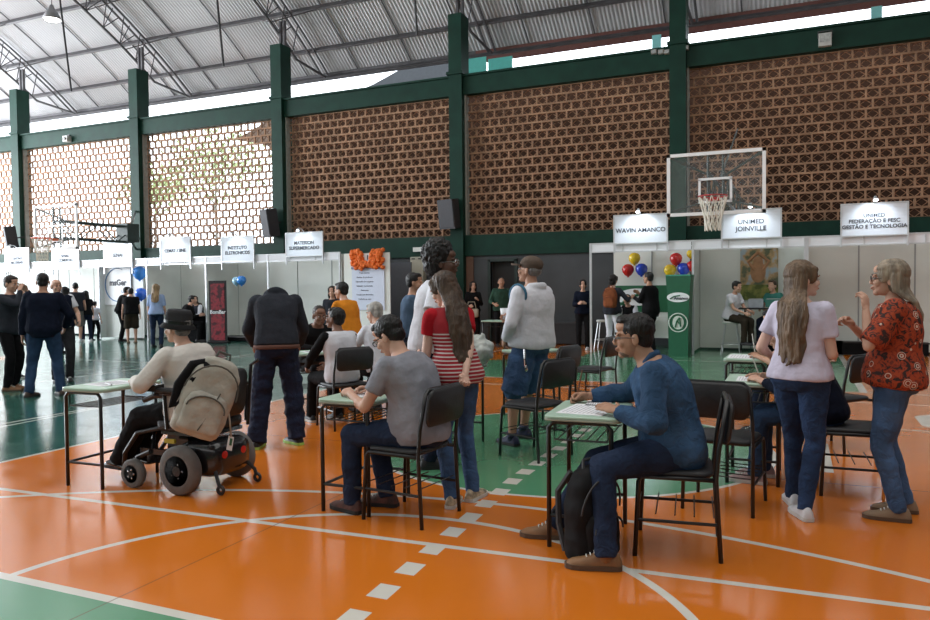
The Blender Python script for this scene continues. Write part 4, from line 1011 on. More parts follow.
# ---- foreground people
# man in grey t-shirt writing
I = person('man in a grey t-shirt sitting at a school desk with his head bowed, writing', (-2.20, 4.28, 0), R(83), 1.80, 'm', pelvis=.545, lean=(6, 30), head=(-8, 32, 0), world=True,
    feet=[(-2.66, 4.17, 0), (-2.52, 4.38, 0)], footyaw=(10, -12), knees=((-.2, 1, .8), (.1, 1, .8)), hands=[V3(gp(350, 394, .775)), (-2.64, 4.42, .775)], elbows=((-.6, -.2, -1), (.6, -.2, -1)), hpose=('pen', 'pen'), palm=((-.3, .2, 1), (.3, .2, 1)),
    skin_='light', hair=('fringe', 'black'), top=dict(mat=C_grey, sleeve='short', hem=-.12, loose=.022, belly=.04, wr=.010), bottom=dict(mat=J_navy), shoes=SH(L_orange, S_black), fat=1.08)
glasses(I)
# woman in red
def lw(loc, yaw, p):
    d = Vector(p)-Vector(loc); c, s = math.cos(-yaw), math.sin(-yaw); return (d.x*c-d.y*s, d.x*s+d.y*c, d.z)
L0 = (-2.13, 4.68, 0)
I = person('woman with very long brown hair in a red striped top holding a chair back', L0, R(56), 1.64, 'f', lean=(8, 18), head=(-28, 22, 0), feet=[(-.11, -.1, 0), (.09, -.05, 0)], footyaw=(45, 60),
    hands=[(-.12, .34, .98), lw(L0, R(56), (-2.0, 4.53, .87))], hpose=('relax', 'grip'), elbows=((-.3, -.6, -1), (1, -.3, 0)), palm=((-1, 0, .2), (.5, 1, .3)), skin_='pale', hair=('long', 'brown', .1, .085),
    top=dict(mat=C_stripe, sleeve='short', sleevemat=C_red, hem=-.16, slen=.5, loose=.014), bottom=dict(mat=J_mid, loose=.006), shoes=SH(L_multi, S_white), fat=1.04)
# tall man with afro
p = pd(428, 6.15)
I = person('tall man with a big black afro, glasses and a long white t-shirt', (p.x, p.y, 0), R(-62), 1.87, 'm', lean=(4, 14), head=(20, -2, 0), hands=[None, (.22, .12, 1.02)], elbows=((-.5, -1, 0), (1, -.8, 0)), skin_='dark', hair=('afro', 'black'),
    top=dict(mat=C_white, sleeve='short', hem=-.35, loose=.03, slen=.7), bottom=dict(mat=J_dark), shoes=SH(L_black, S_black), detail=1)
glasses(I, M_chrome)
# man in hoodie and shorts
p0_ = (-2.25, 6.66, 0)
I = person('man in a brown cap, white hoodie and denim shorts, seen from behind at his left', p0_, R(68), 1.80, 'm', lean=(-4, 4), head=(-18, -8, 0), feet=[(-.20, .08, 0), (.12, .22, 0)], footyaw=(6, -6),
    hands=[(-.20, .16, .98), (.16, .40, 1.16)], elbows=((-1, -1, -.2), (.6, -1, -.6)), hpose=('relax', 'grip'), palm=((-1, .2, .3), (1, .2, 0)), skin_='tan', hair=('balding', 'grey'),
    top=dict(mat=C_white, sleeve='long', hem=-.10, loose=.035, hood=True, belly=.05, wr=.006, name='hoodie', sr=.010), bottom=dict(mat=J_mid, short=True, loose=.045, waist=.02), shoes=SH(L_navy, S_black, high=True), fat=1.14)
cap(I, (.10, .075, .06))
M = I['frame'](.8)
b = MB(); b.tube([I['S'][0]+np.array([-.012+.0*a, -.098*math.cos(a), -.02+.100*math.sin(a)]) for a in np.linspace(-.7, 3.6, 16)], .012, 8); b.build('shoulder_stripe', mat('teal_stripe', (.03, .12, .2), .8, var=0), I['root'])
b = MB(); b.tube([(-.2, -.08, .90), (-.22, -.1, .82), (-.21, -.1, .74)], .012, 6); b.ell((-.215, -.11, .73), (.02, .012, .03)); o = b.build('keys', M_chrome, I['root'])
wpos = I['root'].matrix_basis
b = MB(); b.lathe([(.03, 0), (.042, .11), (.039, .11), (.028, .008), (.001, .006)], n=20)
hw = Matrix.Rotation(R(68), 4, 'Z')@Vector(tuple(I['wr'][1]))+Vector(p0_)
o = b.build('paper_cup', M_paper, None, True); o.location = hw+Vector((-.085, .02, -.01)); tag(o, 'white paper cup held by the man in the brown cap', 'cup')
# man in denim shirt
I = person('man with glasses in a blue denim shirt sitting and writing at a school desk', (-.62, 4.33, 0), R(100), 1.82, 'm', pelvis=.55, lean=(6, 26), head=(-4, 4, 0), world=True,
    feet=[V3(gp(606, 569)), V3(gp(556, 538))], footyaw=(-3, 0), knees=((-.25, 1, 1.0), (.1, 1, 1.3)), hands=[V3(gp(617, 411, .785)), V3(gp(588, 396, .79))], elbows=((-1, -.5, -.9), (1, -.3, -.6)), hpose=('flat', 'pen'), palm=((-.2, .3, 1), (.8, .2, .6)),
    skin_='tan', hair=('short', 'black'), top=dict(mat=J_shirt, sleeve='long', hem=-.22, loose=.022, collar=J_shirt, wr=.013, sr=.010, wf=9, belly=.03), bottom=dict(mat=J_navy, loose=.014), shoes=SH(L_brown, S_brown, high=True), fat=1.14)
glasses(I)
b = MB(); b.ell(I['hc']+I['hm']@np.array([0, .045, -.088]), (.045, .042, .026)); skin('beard', b, mat('stubble', (.16, .10, .07), .8), I['root'], .006)
DW = I
# woman in lilac t-shirt
I = person('woman with very long brown hair in a pale lilac t-shirt and white sneakers', (0.03, 5.26, 0), R(-26), 1.66, 'f', lean=(0, 4), head=(42, 0, 0), feet=[(-.10, .12, 0), (.09, -.12, 0)], footyaw=(-38, -48),
    hands=[(-.30, .20, .98), (.10, .26, 1.0)], elbows=((-.4, -.5, -1), (.4, -.6, -1)), hpose=('relax', 'relax'), skin_='pale', hair=('long', 'lightbrown', .16), top=dict(mat=C_lilac, sleeve='short', hem=-.04, slen=.62, loose=.012, sr=.004, wr=.006),
    bottom=dict(mat=denim('denim_indigo', (.016, .033, .078), 1.9), loose=.008, flare=.5), shoes=SH(L_white, S_white), fat=1.09)
# woman in orange blouse
L0 = (.575, 5.38, 0); a_ = R(84)
I = person('woman in an orange and black flowered blouse raising a hand to her chin', L0, a_, 1.66, 'f', lean=(-4, 6), head=(-4, -2, 0), feet=[(-.10, -.02, 0), (.12, -.06, 0)], footyaw=(-2, -8),
    hands=[lw(L0, a_, pz(866, 4.62, 1.31)), lw(L0, a_, pz(852, 4.85, 1.20))], elbows=((-.5, .6, -1), (.5, -.2, -1)), hpose=('relax', 'pen'), palm=((-.6, -1, .2), (.3, .2, 1)), skin_='light', hair=('mid', 'greyblond', .74, .08),
    top=dict(mat=floral('flowered_fabric'), sleeve='short', hem=-.12, slen=.92, loose=.032, name='blouse', sr=.02, belly=.02), bottom=dict(mat=denim('denim_light', (.045, .09, .18), 1.9), loose=.010, flare=.5), shoes=SH(L_beige, S_brown), fat=1.12)
glasses(I)
WB = I; WBL = (L0, a_)
# man in dark sweater bending
I = person('man in a charcoal sweater and dark jeans bending away from the camera, his head hidden', (-4.44, 5.70, 0), R(38), 1.76, 'm', lean=(2, 42), head=(0, 85, 0), neck=95, feet=[(-.19, -.06, 0), (.17, .02, 0)], footyaw=(12, -32),
    hands=[(-.22, .42, .92), (.22, .42, .92)], elbows=((-.8, -.5, -1), (.8, -.5, -1)), skin_='tan', hair=('short', 'black'), top=dict(mat=C_char, sleeve='long', hem=.035, loose=.026, name='sweater', wr=.010, sr=.012, hood=True), bottom=dict(mat=J_dark, loose=.04, waist=.1, wr=.014), shoes=SH(L_black, S_lime), fat=1.02)
b = MB(); 
for a in np.linspace(0, 6.2832, 17)[:-1]: pass
b.rings([np.array([I['sp'](t)+I['frame'](t)@np.array([(I['pr'](t)[0]*I['k']*1.15+.020)*math.cos(a), (I['pr'](t)[1]*I['k']*1.15+.020)*math.sin(a), 0]) for a in np.linspace(0, 6.2832, 25)[:-1]]) for t in (-.04, .03)])
b.build('undershirt_hem', mat('reddish_brown_knit', (.12, .055, .04), .9), I['root'], True)

# ---- the seated group behind
person('man in a white vest with black sleeves sitting in the middle group', (-4.44, 6.80, 0), R(66), 1.70, 'm', pelvis=.53, lean=(4, 14), head=(-26, -8, 0), feet=[(-.12, .45, 0), (.16, .35, 0)], knees=UPk, hands=[(-.18, .42, .62), (.1, .45, .62)], elbows=((-1, -.6, -.4), (1, -.6, -.4)),
    skin_='brown', hair=('short', 'black'), top=dict(mat=C_white, sleeve='long', sleevemat=C_black, hem=-.12, loose=.024), bottom=dict(mat=C_black), shoes=SH(L_black, S_white), detail=1)
person('man in black leaning towards the man in the white vest', (-5.58, 7.90, 0), R(-128), 1.76, 'm', pelvis=.55, lean=(12, 30), head=(0, 8, 0), feet=[(-.12, .4, 0), (.14, .38, 0)], knees=UPk, hands=[(-.1, .5, .76), (.12, .5, .76)], elbows=((-1, -.6, -.4), (1, -.6, -.4)),
    skin_='brown', hair=('cropped', 'darkbrown'), top=dict(mat=C_black, sleeve='long', hem=-.1, loose=.024), bottom=dict(mat=C_black), shoes=SH(L_black, S_black))
person('white-haired man in a white t-shirt sitting with his back to the camera', (-4.36, 7.58, 0), R(66), 1.76, 'm', pelvis=.56, lean=(8, 22), head=(-10, 12, 0), feet=[(-.12, .4, 0), (.14, .38, 0)], knees=UPk, hands=[(-.12, .5, .70), (.12, .5, .70)], elbows=((-1, -.6, -.4), (1, -.6, -.4)),
    skin_='light', hair=('short', 'white'), top=dict(mat=C_white, sleeve='short', hem=-.1, loose=.03, slen=.8), bottom=dict(mat=C_black, loose=.02), shoes=SH(L_black, S_black), fat=1.12)
p = pd(350, 9.9); person('young man in an orange t-shirt looking left in the middle group', (p.x, p.y, 0), R(78), 1.62, 'm', lean=(8, 18), head=(-14, 4, 0), skin_='light', hair=('short', 'black'), top=dict(mat=C_orange, sleeve='short', hem=-.1, loose=.024), bottom=dict(mat=J_dark), shoes=SH(L_black, S_black), hands=[(-.1, .4, .95), (.1, .4, .95)], detail=0)
p = pd(333, 14.5); person('small dark-haired woman in grey seen far between the orange shirt and the standing man', (p.x, p.y, 0), R(-160), 1.56, 'f', skin_='light', hair=('mid', 'darkbrown', .7), top=dict(mat=C_char, sleeve='long', loose=.02), bottom=dict(mat=J_dark), shoes=SH(L_black, S_black), detail=0)
p = pd(410, 9.3); person('man in a blue-grey shirt standing with folded arms behind the tall afro', (p.x, p.y, 0), R(-62), 1.70, 'm', head=(10, 4, 0), hands=[(.08, .26, 1.12), (-.06, .3, 1.14)], elbows=((-1, 0, -1), (1, 0, -1)), skin_='tan', hair=('short', 'black'), top=dict(mat=C_bluegrey, sleeve='long', loose=.024), bottom=dict(mat=J_dark), shoes=SH(L_black, S_black), detail=0)
# hidden writers right
I = person('seated person in dark jacket and jeans, mostly hidden behind the woman in lilac, writing', (.20, 5.98, 0), R(88), 1.74, 'm', pelvis=.55, lean=(14, 34), head=(0, 20, 0), feet=[(-.10, .46, 0), (.14, .42, 0)], knees=UPk, world=False, hands=[(-.13, .44, .775), (.16, .44, .775)], elbows=((-1, -.6, -.4), (1, -.6, -.4)), hpose=('pen', 'flat'), palm=((-.3, .2, 1), (.3, .2, 1)),
    skin_='light', hair=('short', 'black'), top=dict(mat=C_navy, sleeve='long', hem=-.15, loose=.03, slen=.7), bottom=dict(mat=J_blue), shoes=SH(mat('pinkish_sneaker', (.36, .25, .25), .6, var=.3, scale=20), S_white))
person('seated person with bare forearms further back, mostly hidden behind the woman in lilac, writing', (.12, 7.85, 0), R(88), 1.74, 'm', pelvis=.55, lean=(14, 34), head=(0, 20, 0), feet=[(-.10, .46, 0), (.14, .42, 0)], knees=UPk, hands=[(-.13, .44, .775), (.16, .44, .775)], elbows=((-1, -.6, -.4), (1, -.6, -.4)), hpose=('pen', 'flat'), palm=((-.3, .2, 1), (.3, .2, 1)),
    skin_='tan', hair=('short', 'black'), top=dict(mat=C_white, sleeve='short', hem=-.15, loose=.02), bottom=dict(mat=J_dark), shoes=SH(L_black, S_black))

# ---- left group
L0 = (-9.63, 7.22, 0)
person('man in a navy suit jacket and blue jeans seen from behind at the left', L0, R(47), 1.78, 'm', head=(0, 2, 0), feet=[(-.20, .0, 0), (.19, .02, 0)], footyaw=(30, -20), skin_='tan', hair=('cropped', 'black'), hands=[(-.27, .06, .85), (.25, .16, .95)], elbows=((-1, -.6, 0), (1, -.8, 0)),
    top=dict(mat=C_navy, sleeve='long', hem=-.24, loose=.03, name='jacket', sr=.012), bottom=dict(mat=J_blue, loose=.018), shoes=SH(L_dark, S_black), fat=1.1)
p = pd(8, 11.2); person('curly-haired man in a dark jacket at the left edge with hands at his face', (p.x, p.y, 0), R(-72), 1.76, 'm', head=(10, 8, 0), hands=[(-.06, .26, 1.50), (.08, .26, 1.5)], elbows=((-.6, .3, -1), (.6, .3, -1)), skin_='light', hair=('fringe', 'darkbrown'), top=dict(mat=C_char, sleeve='long', hem=-.2, loose=.03), bottom=dict(mat=C_black, loose=.015), shoes=SH(L_brown, S_brown), feet=[(-.1, 0, 0), (.12, .05, 0)])
p = pd(22, 12.9); person('person in blue jeans and white shirt, hidden between the jacket men at the left', (p.x, p.y, 0), R(-100), 1.64, 'm', skin_='light', hair=('short', 'black'), top=dict(mat=C_lblue, sleeve='long', hem=-.16, loose=.02), bottom=dict(mat=J_blue), shoes=SH(L_black, S_white), detail=0)
p = pd(61, 12.2); I = person('balding man in a white shirt and dark vest facing the camera behind the navy suit', (p.x, p.y, 0), R(-118), 1.72, 'm', lean=(-4, -2), side=8, head=(-10, 0, 0), skin_='light', hair=('balding', 'grey'), top=dict(mat=C_navy, sleeve='short', sleevemat=C_white, hem=-.06, loose=.02), bottom=dict(mat=C_pants, loose=.02), shoes=SH(L_black, S_black), feet=[(-.1, .0, 0), (.12, .14, 0)], hands=[(-.22, .24, .98), (.25, .15, .9)])
b = MB(); b.rings([np.array([I['sp'](t)+I['frame'](t)@np.array([(I['pr'](t)[0]*I['k']+.036)*math.cos(a), (I['pr'](t)[1]*I['k']+.036)*math.sin(a), 0]) for a in np.linspace(0, 6.2832, 21)[:-1]]) for t in (-.06, -.0)]); b.build('belt', M_paper, I['root'])
# ---- people at the left booths
def bgp(px, Y, label, yaw, **k):
    r = _ray(px, 300); t = Y/r[1]; k.setdefault('detail', 0); k.setdefault('shoes', SH(L_black, S_black)); return person(label, (t*r[0], Y, 0), R(yaw), **k)
bgp(64, 12.4, 'black-haired person in dark clothes right behind the balding man', 20, H=1.62, sex='f', hair=('mid', 'black', .85), top=dict(mat=C_navy, sleeve='long'), bottom=dict(mat=J_dark))
bgp(75.5, 15.3, 'man in a dark grey t-shirt and pale shorts seen from behind at the left booths', 45, H=1.77, hair=('cropped', 'black'), top=dict(mat=C_char, sleeve='short', loose=.024), bottom=dict(mat=C_khaki, short=True, loose=.03), shoes=SH(L_white, S_white), fat=1.1)
bgp(86, 15.6, 'short dark-haired woman in black beside the man in pale shorts', 60, H=1.52, sex='f', hair=('mid', 'black', .9), top=dict(mat=C_black, sleeve='short'), bottom=dict(mat=J_dark), shoes=SH(L_white, S_white))
bgp(94, 16.0, 'small child in white and black by the booth divider', 20, H=1.2, sex='f', hair=('short', 'black'), top=dict(mat=C_white, sleeve='short'), bottom=dict(mat=C_black))
bgp(120, 15.9, 'person in black leaning to the right, left of the pair below the ring emblem poster', -40, H=1.66, lean=(10, 22), hair=('short', 'black'), top=dict(mat=C_black, sleeve='long', loose=.03), bottom=dict(mat=C_black, loose=.015))
bgp(131, 15.5, 'person in black and dark shorts, right of the pair below the ring emblem poster', 50, H=1.60, lean=(4, 14), hair=('short', 'black'), top=dict(mat=C_black, sleeve='short', loose=.03), bottom=dict(mat=C_brown, short=True, loose=.03), shoes=SH(L_beige, S_brown), fat=1.1)
bgp(156, 14.5, 'woman with long blond hair in a light blue shirt at the left booths', 35, H=1.68, sex='f', hair=('long', 'blond', .5), top=dict(mat=C_lblue, sleeve='short', loose=.02, slen=.9), bottom=dict(mat=J_navy), head=(20, 0, 0))
SEAT = dict(pelvis=.55, lean=(10, 25), feet=[(-.12, .4, 0), (.12, .4, 0)], knees=UPk, hands=[(-.12, .45, .76), (.12, .45, .76)])
bgp(184, 16.15, 'dark-haired person in black bent over a table beside the banner', -60, H=1.85, hair=('short', 'black'), top=dict(mat=C_black, sleeve='long', loose=.035), bottom=dict(mat=C_black), **SEAT)
bgp(200.5, 17.2, 'woman with long brown hair and white sleeves sitting left of the banner', 170, H=1.80, sex='f', hair=('long', 'brown', .5), top=dict(mat=C_char, sleeve='long', sleevemat=C_white), bottom=dict(mat=J_dark), **SEAT)
# ---- people by the right booths and far wall
I = bgp(473, 17.6, 'woman in black with a cream handbag by the far wall', -150, H=1.66, sex='f', hair=('mid', 'darkbrown', .75), top=dict(mat=C_black, sleeve='long'), bottom=dict(mat=C_black), hands=[(-.1, .25, 1.15), (.12, .25, 1.0)])
hb = empty('handbag', (I['root'].location.x+.06, I['root'].location.y-.24, .82), R(10), 'cream handbag held by the woman in black by the far wall', 'handbag')
MB().pad(.36, .22, .12, .05, .02, M=rotx(R(90))).build('bag_body', mat('cream_leather', (.40, .35, .27), .5), hb, True); MB().tube([(-.12, 0, .1), (-.08, 0, .28), (.08, 0, .28), (.12, 0, .1)], .01, 6).build('handle', mat('cream_leather', (.40, .35, .27), .5), hb)
bgp(501, 17.3, 'man in a dark green jacket facing the camera in front of the dark door', -150, H=1.76, hair=('cropped', 'black'), skin_='tan', top=dict(mat=C_green, sleeve='long', loose=.03, slen=.6), bottom=dict(mat=C_black), hands=[(-.2, .28, 1.05), (.2, .28, 1.05)])
bgp(583, 16.9, 'woman in dark blue with papers standing at the left post of the right booths', -165, H=1.66, sex='f', hair=('pony', 'black', .8), top=dict(mat=C_navy, sleeve='long', loose=.02), bottom=dict(mat=C_black, loose=.015), shoes=SH(L_white, S_white), hands=[(-.06, .28, 1.08), (.1, .3, 1.08)])
I2 = bgp(612, 16.3, 'woman with a terracotta backpack, grey top and white trousers seen from behind', -15, H=1.76, sex='f', hair=('bun', 'black'), top=dict(mat=C_char, sleeve='long', loose=.026, hem=-.2), bottom=dict(mat=C_white, loose=.012), shoes=SH(L_black, S_white), hands=[(-.1, .3, 1.15), (.25, .3, 1.2)])
bgp(651, 16.1, 'man in a black coat gesturing in front of the green panel', 70, H=1.80, hair=('short', 'black'), top=dict(mat=C_black, sleeve='long', loose=.035, hem=-.3), bottom=dict(mat=C_black, loose=.01), skin_='tan', hands=[(-.1, .36, 1.22), (.12, .36, 1.3)])
bgp(630, 17.0, 'seated person in white sleeves between the two standing visitors of the green booth', 175, H=1.74, sex='f', hair=('short', 'black'), top=dict(mat=C_black, sleeve='short', sleevemat=C_white), bottom=dict(mat=C_black), **SEAT)
I3 = bgp(731, 16.7, 'person in a white t-shirt and brown trousers sitting on a high stool', -125, H=1.72, sex='f', pelvis=.80, lean=(6, 16), feet=[(-.1, .42, .22), (.12, .42, .22)], knees=UPk, hands=[(-.12, .42, .90), (.1, .42, .88)], hair=('short', 'black'), head=(-5, 10, 0), top=dict(mat=C_white, sleeve='short', loose=.024), bottom=dict(mat=C_brown, loose=.014), shoes=SH(L_black, S_black))
bgp(775, 17.2, 'reddish-haired person peeking out left of the woman in lilac', 150, H=1.72, sex='f', pelvis=.80, lean=(4, 10), feet=[(-.1, .4, .2), (.12, .4, .2)], knees=UPk, hands=[(-.12, .4, .95), (.1, .4, .95)], hair=('short', 'brown'), top=dict(mat=cloth('teal_cotton', (.05, .2, .17)), sleeve='short'), bottom=dict(mat=J_dark), shoes=SH(L_black, S_black))
def stool(x, y, h, label):
    r_ = empty('bar_stool', (x, y, 0), 0, label, 'stool', 'white high stools'); MB().lathe([(.001, h-.05), (.17, h-.05), (.18, h-.02), (.17, h), (.001, h)], n=20).build('seat', M_panel, r_, True)
    for sx, sy in ((-1, -1), (1, -1), (1, 1), (-1, 1)): MB().tube([(sx*.11, sy*.11, h-.05), (sx*.19, sy*.19, 0)], .012, 6).build('leg', M_alu, r_)
    MB().torus((0, 0, .22), .21, .009, n=20, m=6).build('foot_ring', M_alu, r_)
l_ = I3['root'].location; stool(l_.x, l_.y, .70, 'white high stool under the person in the white t-shirt and brown trousers')
p = wp(603, 330, 17.2); stool(p.x, 17.3, .68, 'white high stool at the left post of the right booths')
# table in the right booth
def side_table(px, Y, w_, d_, h, m, label, cloth_=None):
    p = wp(px, 330, Y); r_ = empty('table', (p.x, Y, 0), 0, label, 'table'); MB().box((0, 0, h-.015), (w_, d_, .03)).build('tabletop', m, r_)
    if cloth_: MB().box((0, 0, (h-.03)/2+.01), (w_-.03, d_-.03, h-.05)).build('tablecloth', cloth_, r_)
    else:
        for sx in (-1, 1):
            b = MB(); b.tube([(sx*(w_/2-.05), -d_/2+.05, 0), (sx*(w_/2-.15), d_/2-.05, h-.03)], .014, 6); b.tube([(sx*(w_/2-.05), d_/2-.05, 0), (sx*(w_/2-.15), -d_/2+.05, h-.03)], .014, 6); b.build('leg', M_black, r_)
    return r_
t1 = side_table(762, 16.9, .95, .5, .98, M_black, 'dark high table with crossed legs in the right booth')
for dx, c, n_, l in ((-.12, (.32, .36, .4), 'printer', 'light grey box on the dark high table in the right booth'), (.22, (.03, .16, .13), 'crate', 'teal box on the dark high table in the right booth')):
    r_ = empty(n_, (t1.location.x+dx, 16.9, .98), 0, l, 'box'); MB().box((0, 0, .09), (.3, .26, .17)).build('body', mat(n_+'_plastic', c, .5), r_); MB().box((0, -.01, .18), (.26, .2, .02)).build('lid', M_upr, r_)
side_table(193, 16.6, 1.0, .55, .74, M_black, 'black clothed table left of the tall banner', C_black)
side_table(800, 17.3, 1.6, .3, .28, M_black, 'low black ledge along the right booth floor', C_black)
side_table(880, 17.3, 1.7, .3, .28, M_black, 'low black ledge behind the legs of the woman in the orange blouse', C_black)
side_table(250, 17.1, 1.9, .5, .14, M_black, 'low black platform on the floor right of the banner', C_black)
side_table(636, 17.4, .9, .4, .7, M_panel, 'small white table between the visitors of the green booth')

# terracotta backpack on the woman
l_ = I2['root'].location
def backpack(name, label, loc, rz, size, m, m2, tilt=0, front=0, straps=True):
    w_, d_, h = size; root = empty(name, loc, rz, label, 'backpack'); root.rotation_euler = (R(front), R(tilt), rz)
    b = MB(); b.rings([np.array([(w_/2*k*abs(math.cos(a))**.6*np.sign(math.cos(a)), d_/2*k2*abs(math.sin(a))**.6*np.sign(math.sin(a)), z*h) for a in np.linspace(0, 6.2832, 25)[:-1]]) for k, k2, z in ((.72, .7, 0), (.92, .95, .05), (1, 1, .25), (.98, .95, .6), (.86, .8, .82), (.62, .55, .96), (.3, .25, 1.0))])
    skin('bag_body', b, m, root, .011, 2, wr=.009, wf=9)
    b = MB(); b.rings([np.array([(w_*.40*k*abs(math.cos(a))**.6*np.sign(math.cos(a)), -d_*.42+d_*.28*k*math.sin(a), h*z) for a in np.linspace(0, 6.2832, 25)[:-1]]) for k, z in ((.8, .06), (1, .1), (1, .42), (.85, .52), (.5, .56))])
    skin('front_pocket', b, m, root, .011, 2, wr=.006, wf=12, seed=2)
    b = MB(); b.tube([(w_*.5*math.cos(a), -d_*.40-.03*math.sin(a), h*(.55+.36*math.sin(a))) for a in np.linspace(0, math.pi, 15)], .006, 6); b.tube([(w_*.36*math.cos(a), -d_*.70, h*(.36+.16*math.sin(a))) for a in np.linspace(0, math.pi, 13)], .006, 6)
    b.tube([(w_*.16, -d_*.6, h*.6), (w_*.1, -d_*.62, h*.36), (0, -d_*.72, h*.1)], .005, 6); b.build('zipper', m2, root)
    MB().tube([(-.05, 0, h*.98), (-.04, .01, h*1.07), (.04, .01, h*1.07), (.05, 0, h*.98)], .010, 6).build('handle', m2, root)
    if straps:
        for s in (-1, 1): MB().tube([(s*w_*.2, d_*.4, h*.93), (s*w_*.3, d_*.75, h*.7), (s*w_*.32, d_*.7, h*.35), (s*w_*.36, d_*.4, h*.08)], .017, 6).build('strap', m2, root)
    return root
backpack('backpack', 'terracotta backpack worn by the woman in white trousers', (l_.x+.02, l_.y-.26, 1.0), R(-10), (.30, .16, .44), cloth('terracotta_bag', (.22, .07, .03)), cloth('terracotta_trim', (.15, .05, .03)), straps=False)
M_bagb = cloth('beige_canvas', (.40, .38, .33)); M_bagd = cloth('dark_trim', (.10, .095, .085))
g = pd(199, 5.08)
BBP = backpack('backpack', 'beige backpack hanging on the back of the power wheelchair', (g.x-.10, g.y+.02, .47), R(48), (.36, .17, .56), M_bagb, M_bagd, tilt=22)
MB().tube([(-.10, -.02, .50), (-.17, -.0, .46), (-.21, .0, .30), (-.20, 0, .14), (-.15, -.02, .2), (-.13, -.03, .36), (-.08, -.03, .5)], [.03, .035, .035, .02, .03, .035, .03], 8).build('black_cover_strap', C_black, BBP, True)
g = gp(590, 563)
backpack('backpack', 'black backpack standing on the floor between the feet of the man in the denim shirt', (g.x-.02, g.y+.08, .0), R(62), (.30, .20, .50), mat('black_nylon', (.006, .006, .007), .7, var=.2, spec=.2), mat('black_webbing', (.02, .02, .022), .6, var=0))

# ---- power wheelchair with rider
WL = (-4.10, 4.36, 0); WYaw = R(90)
wc = empty('power_wheelchair', WL, WYaw, 'black electric wheelchair with grey tyres and red reflectors at the left desk', 'wheelchair')
M_tyre = mat('grey_tyre', (.13, .125, .12), .8, var=.15, bump=.2); M_hub = mat('black_hub', (.015, .015, .016), .4, var=0); M_shell = mat('black_shell', (.012, .012, .014), .22, var=0, coat=.4)
def wheel(x, y, r, wd, nm):
    t = np.array([[0, 0, 1], [0, 1, 0], [-1, 0, 0]])
    tr = MB().lathe([(r*.62, -wd/2), (r*.9, -wd/2), (r, -wd*.28), (r, wd*.28), (r*.9, wd/2), (r*.62, wd/2), (r*.62, -wd/2)], c=(x, y, r), n=36, M=t).build(nm, M_tyre, wc, True)
    h = MB(); h.lathe([(.001, -wd*.36), (r*.62, -wd*.3), (r*.62, wd*.3), (.001, wd*.36)], c=(x, y, r), n=28, M=t)
    for i in range(5):
        a = i*1.2566; h.box((x, y+r*.36*math.cos(a), r+r*.36*math.sin(a)), (wd*.86, r*.1, r*.42), M=rotx(a-1.5708))
    h.lathe([(.001, -wd*.52), (r*.2, -wd*.5), (r*.2, wd*.5), (.001, wd*.52)], c=(x, y, r), n=16, M=t); h.build('hub', M_hub, tr)
    c = MB()
    for i in range(5):
        a = i*1.2566+.6; 
        for s in (-1, 1): c.ell((x+s*wd*.42, y+r*.3*math.cos(a), r+r*.3*math.sin(a)), .008, n=8, m=5)
    c.build('bolts', M_chrome, tr)
for s in (-1, 1):
    wheel(s*.29, -.06, .178, .085, 'drive_wheel'); wheel(s*.27, .42, .108, .06, 'caster_wheel')
    MB().tube([(s*.27, .42, .108), (s*.23, .42, .22), (s*.22, .30, .27)], .02, 8).build('caster_fork', M_hub, wc)
    MB().tube([(s*.15, -.24, .2), (s*.2, -.32, .1), (s*.2, -.34, .05)], .014, 8).build('anti_tip_arm', M_hub, wc)
    MB().torus((s*.2, -.345, .04), .026, .013, M=roty(R(90)), n=16, m=6).build('anti_tip_wheel', M_hub, wc)
    # armrest
    b = MB(); b.tube([(s*.27, -.22, .72), (s*.27, .14, .72)], .014, 8); b.tube([(s*.27, -.2, .72), (s*.25, -.2, .46)], .014, 8); b.tube([(s*.27, .1, .72), (s*.25, .1, .46)], .014, 8); b.build('armrest_frame', M_black, wc)
    MB().pad(.07, .36, .035, .03, .01, c=(s*.275, -.02, .745)).build('armrest_pad', M_pad, wc, True)
    MB().tube([(s*.2, .22, .45), (s*.21, .44, .40), (s*.2, .58, .24), (s*.16, .64, .13)], .018, 8).build('legrest', M_black, wc)
    MB().pad(.17, .26, .02, .03, .006, M=rotx(R(8)), c=(s*.1, .70, .12)).build('footplate', M_shell, wc)
b = MB(); b.rings([np.array([(w_*math.copysign(abs(math.cos(a))**.5, math.cos(a)), y, .24+h*math.copysign(abs(math.sin(a))**.5, math.sin(a))) for a in np.linspace(0, 6.2832, 25)[:-1]]) for y, w_, h in ((-.30, .12, .07), (-.28, .19, .12), (-.2, .215, .14), (-.05, .21, .14), (.04, .2, .11))]); b.build('battery_housing', M_shell, wc, True)
for s in (-1, 1): MB().lathe([(.001, 0), (.028, 0), (.028, .012), (.001, .014)], c=(s*.10, -.29, .27), n=16, M=rotx(R(90))).build('reflector', mat('red_reflector', (.6, .02, .015), .25, var=0), wc)
b = MB(); b.box((0, .16, .20), (.30, .5, .06)); b.box((0, .12, .32), (.26, .2, .22)); b.box((-.2, .2, .27), (.03, .42, .04)); b.box((.2, .2, .27), (.03, .42, .04)); b.box((0, 0, .42), (.40, .42, .03)); b.tube([(-.2, .3, .28), (-.1, .38, .4), (.1, .38, .4), (.2, .3, .28)], .016, 8); b.build('chassis', M_shell, wc)
MB().box((-.205, .12, .36), (.02, .1, .03)).build('warning_label', mat('yellow_label', (.5, .38, .04), .5, var=0), wc)
MB().pad(.46, .46, .09, .06, .02, c=(0, .02, .475)).build('seat', M_pad, wc, True)
MB().pad(.40, .36, .06, .07, .02, M=rotx(R(98)), c=(0, -.24, .70)).build('backrest', M_pad, wc, True)
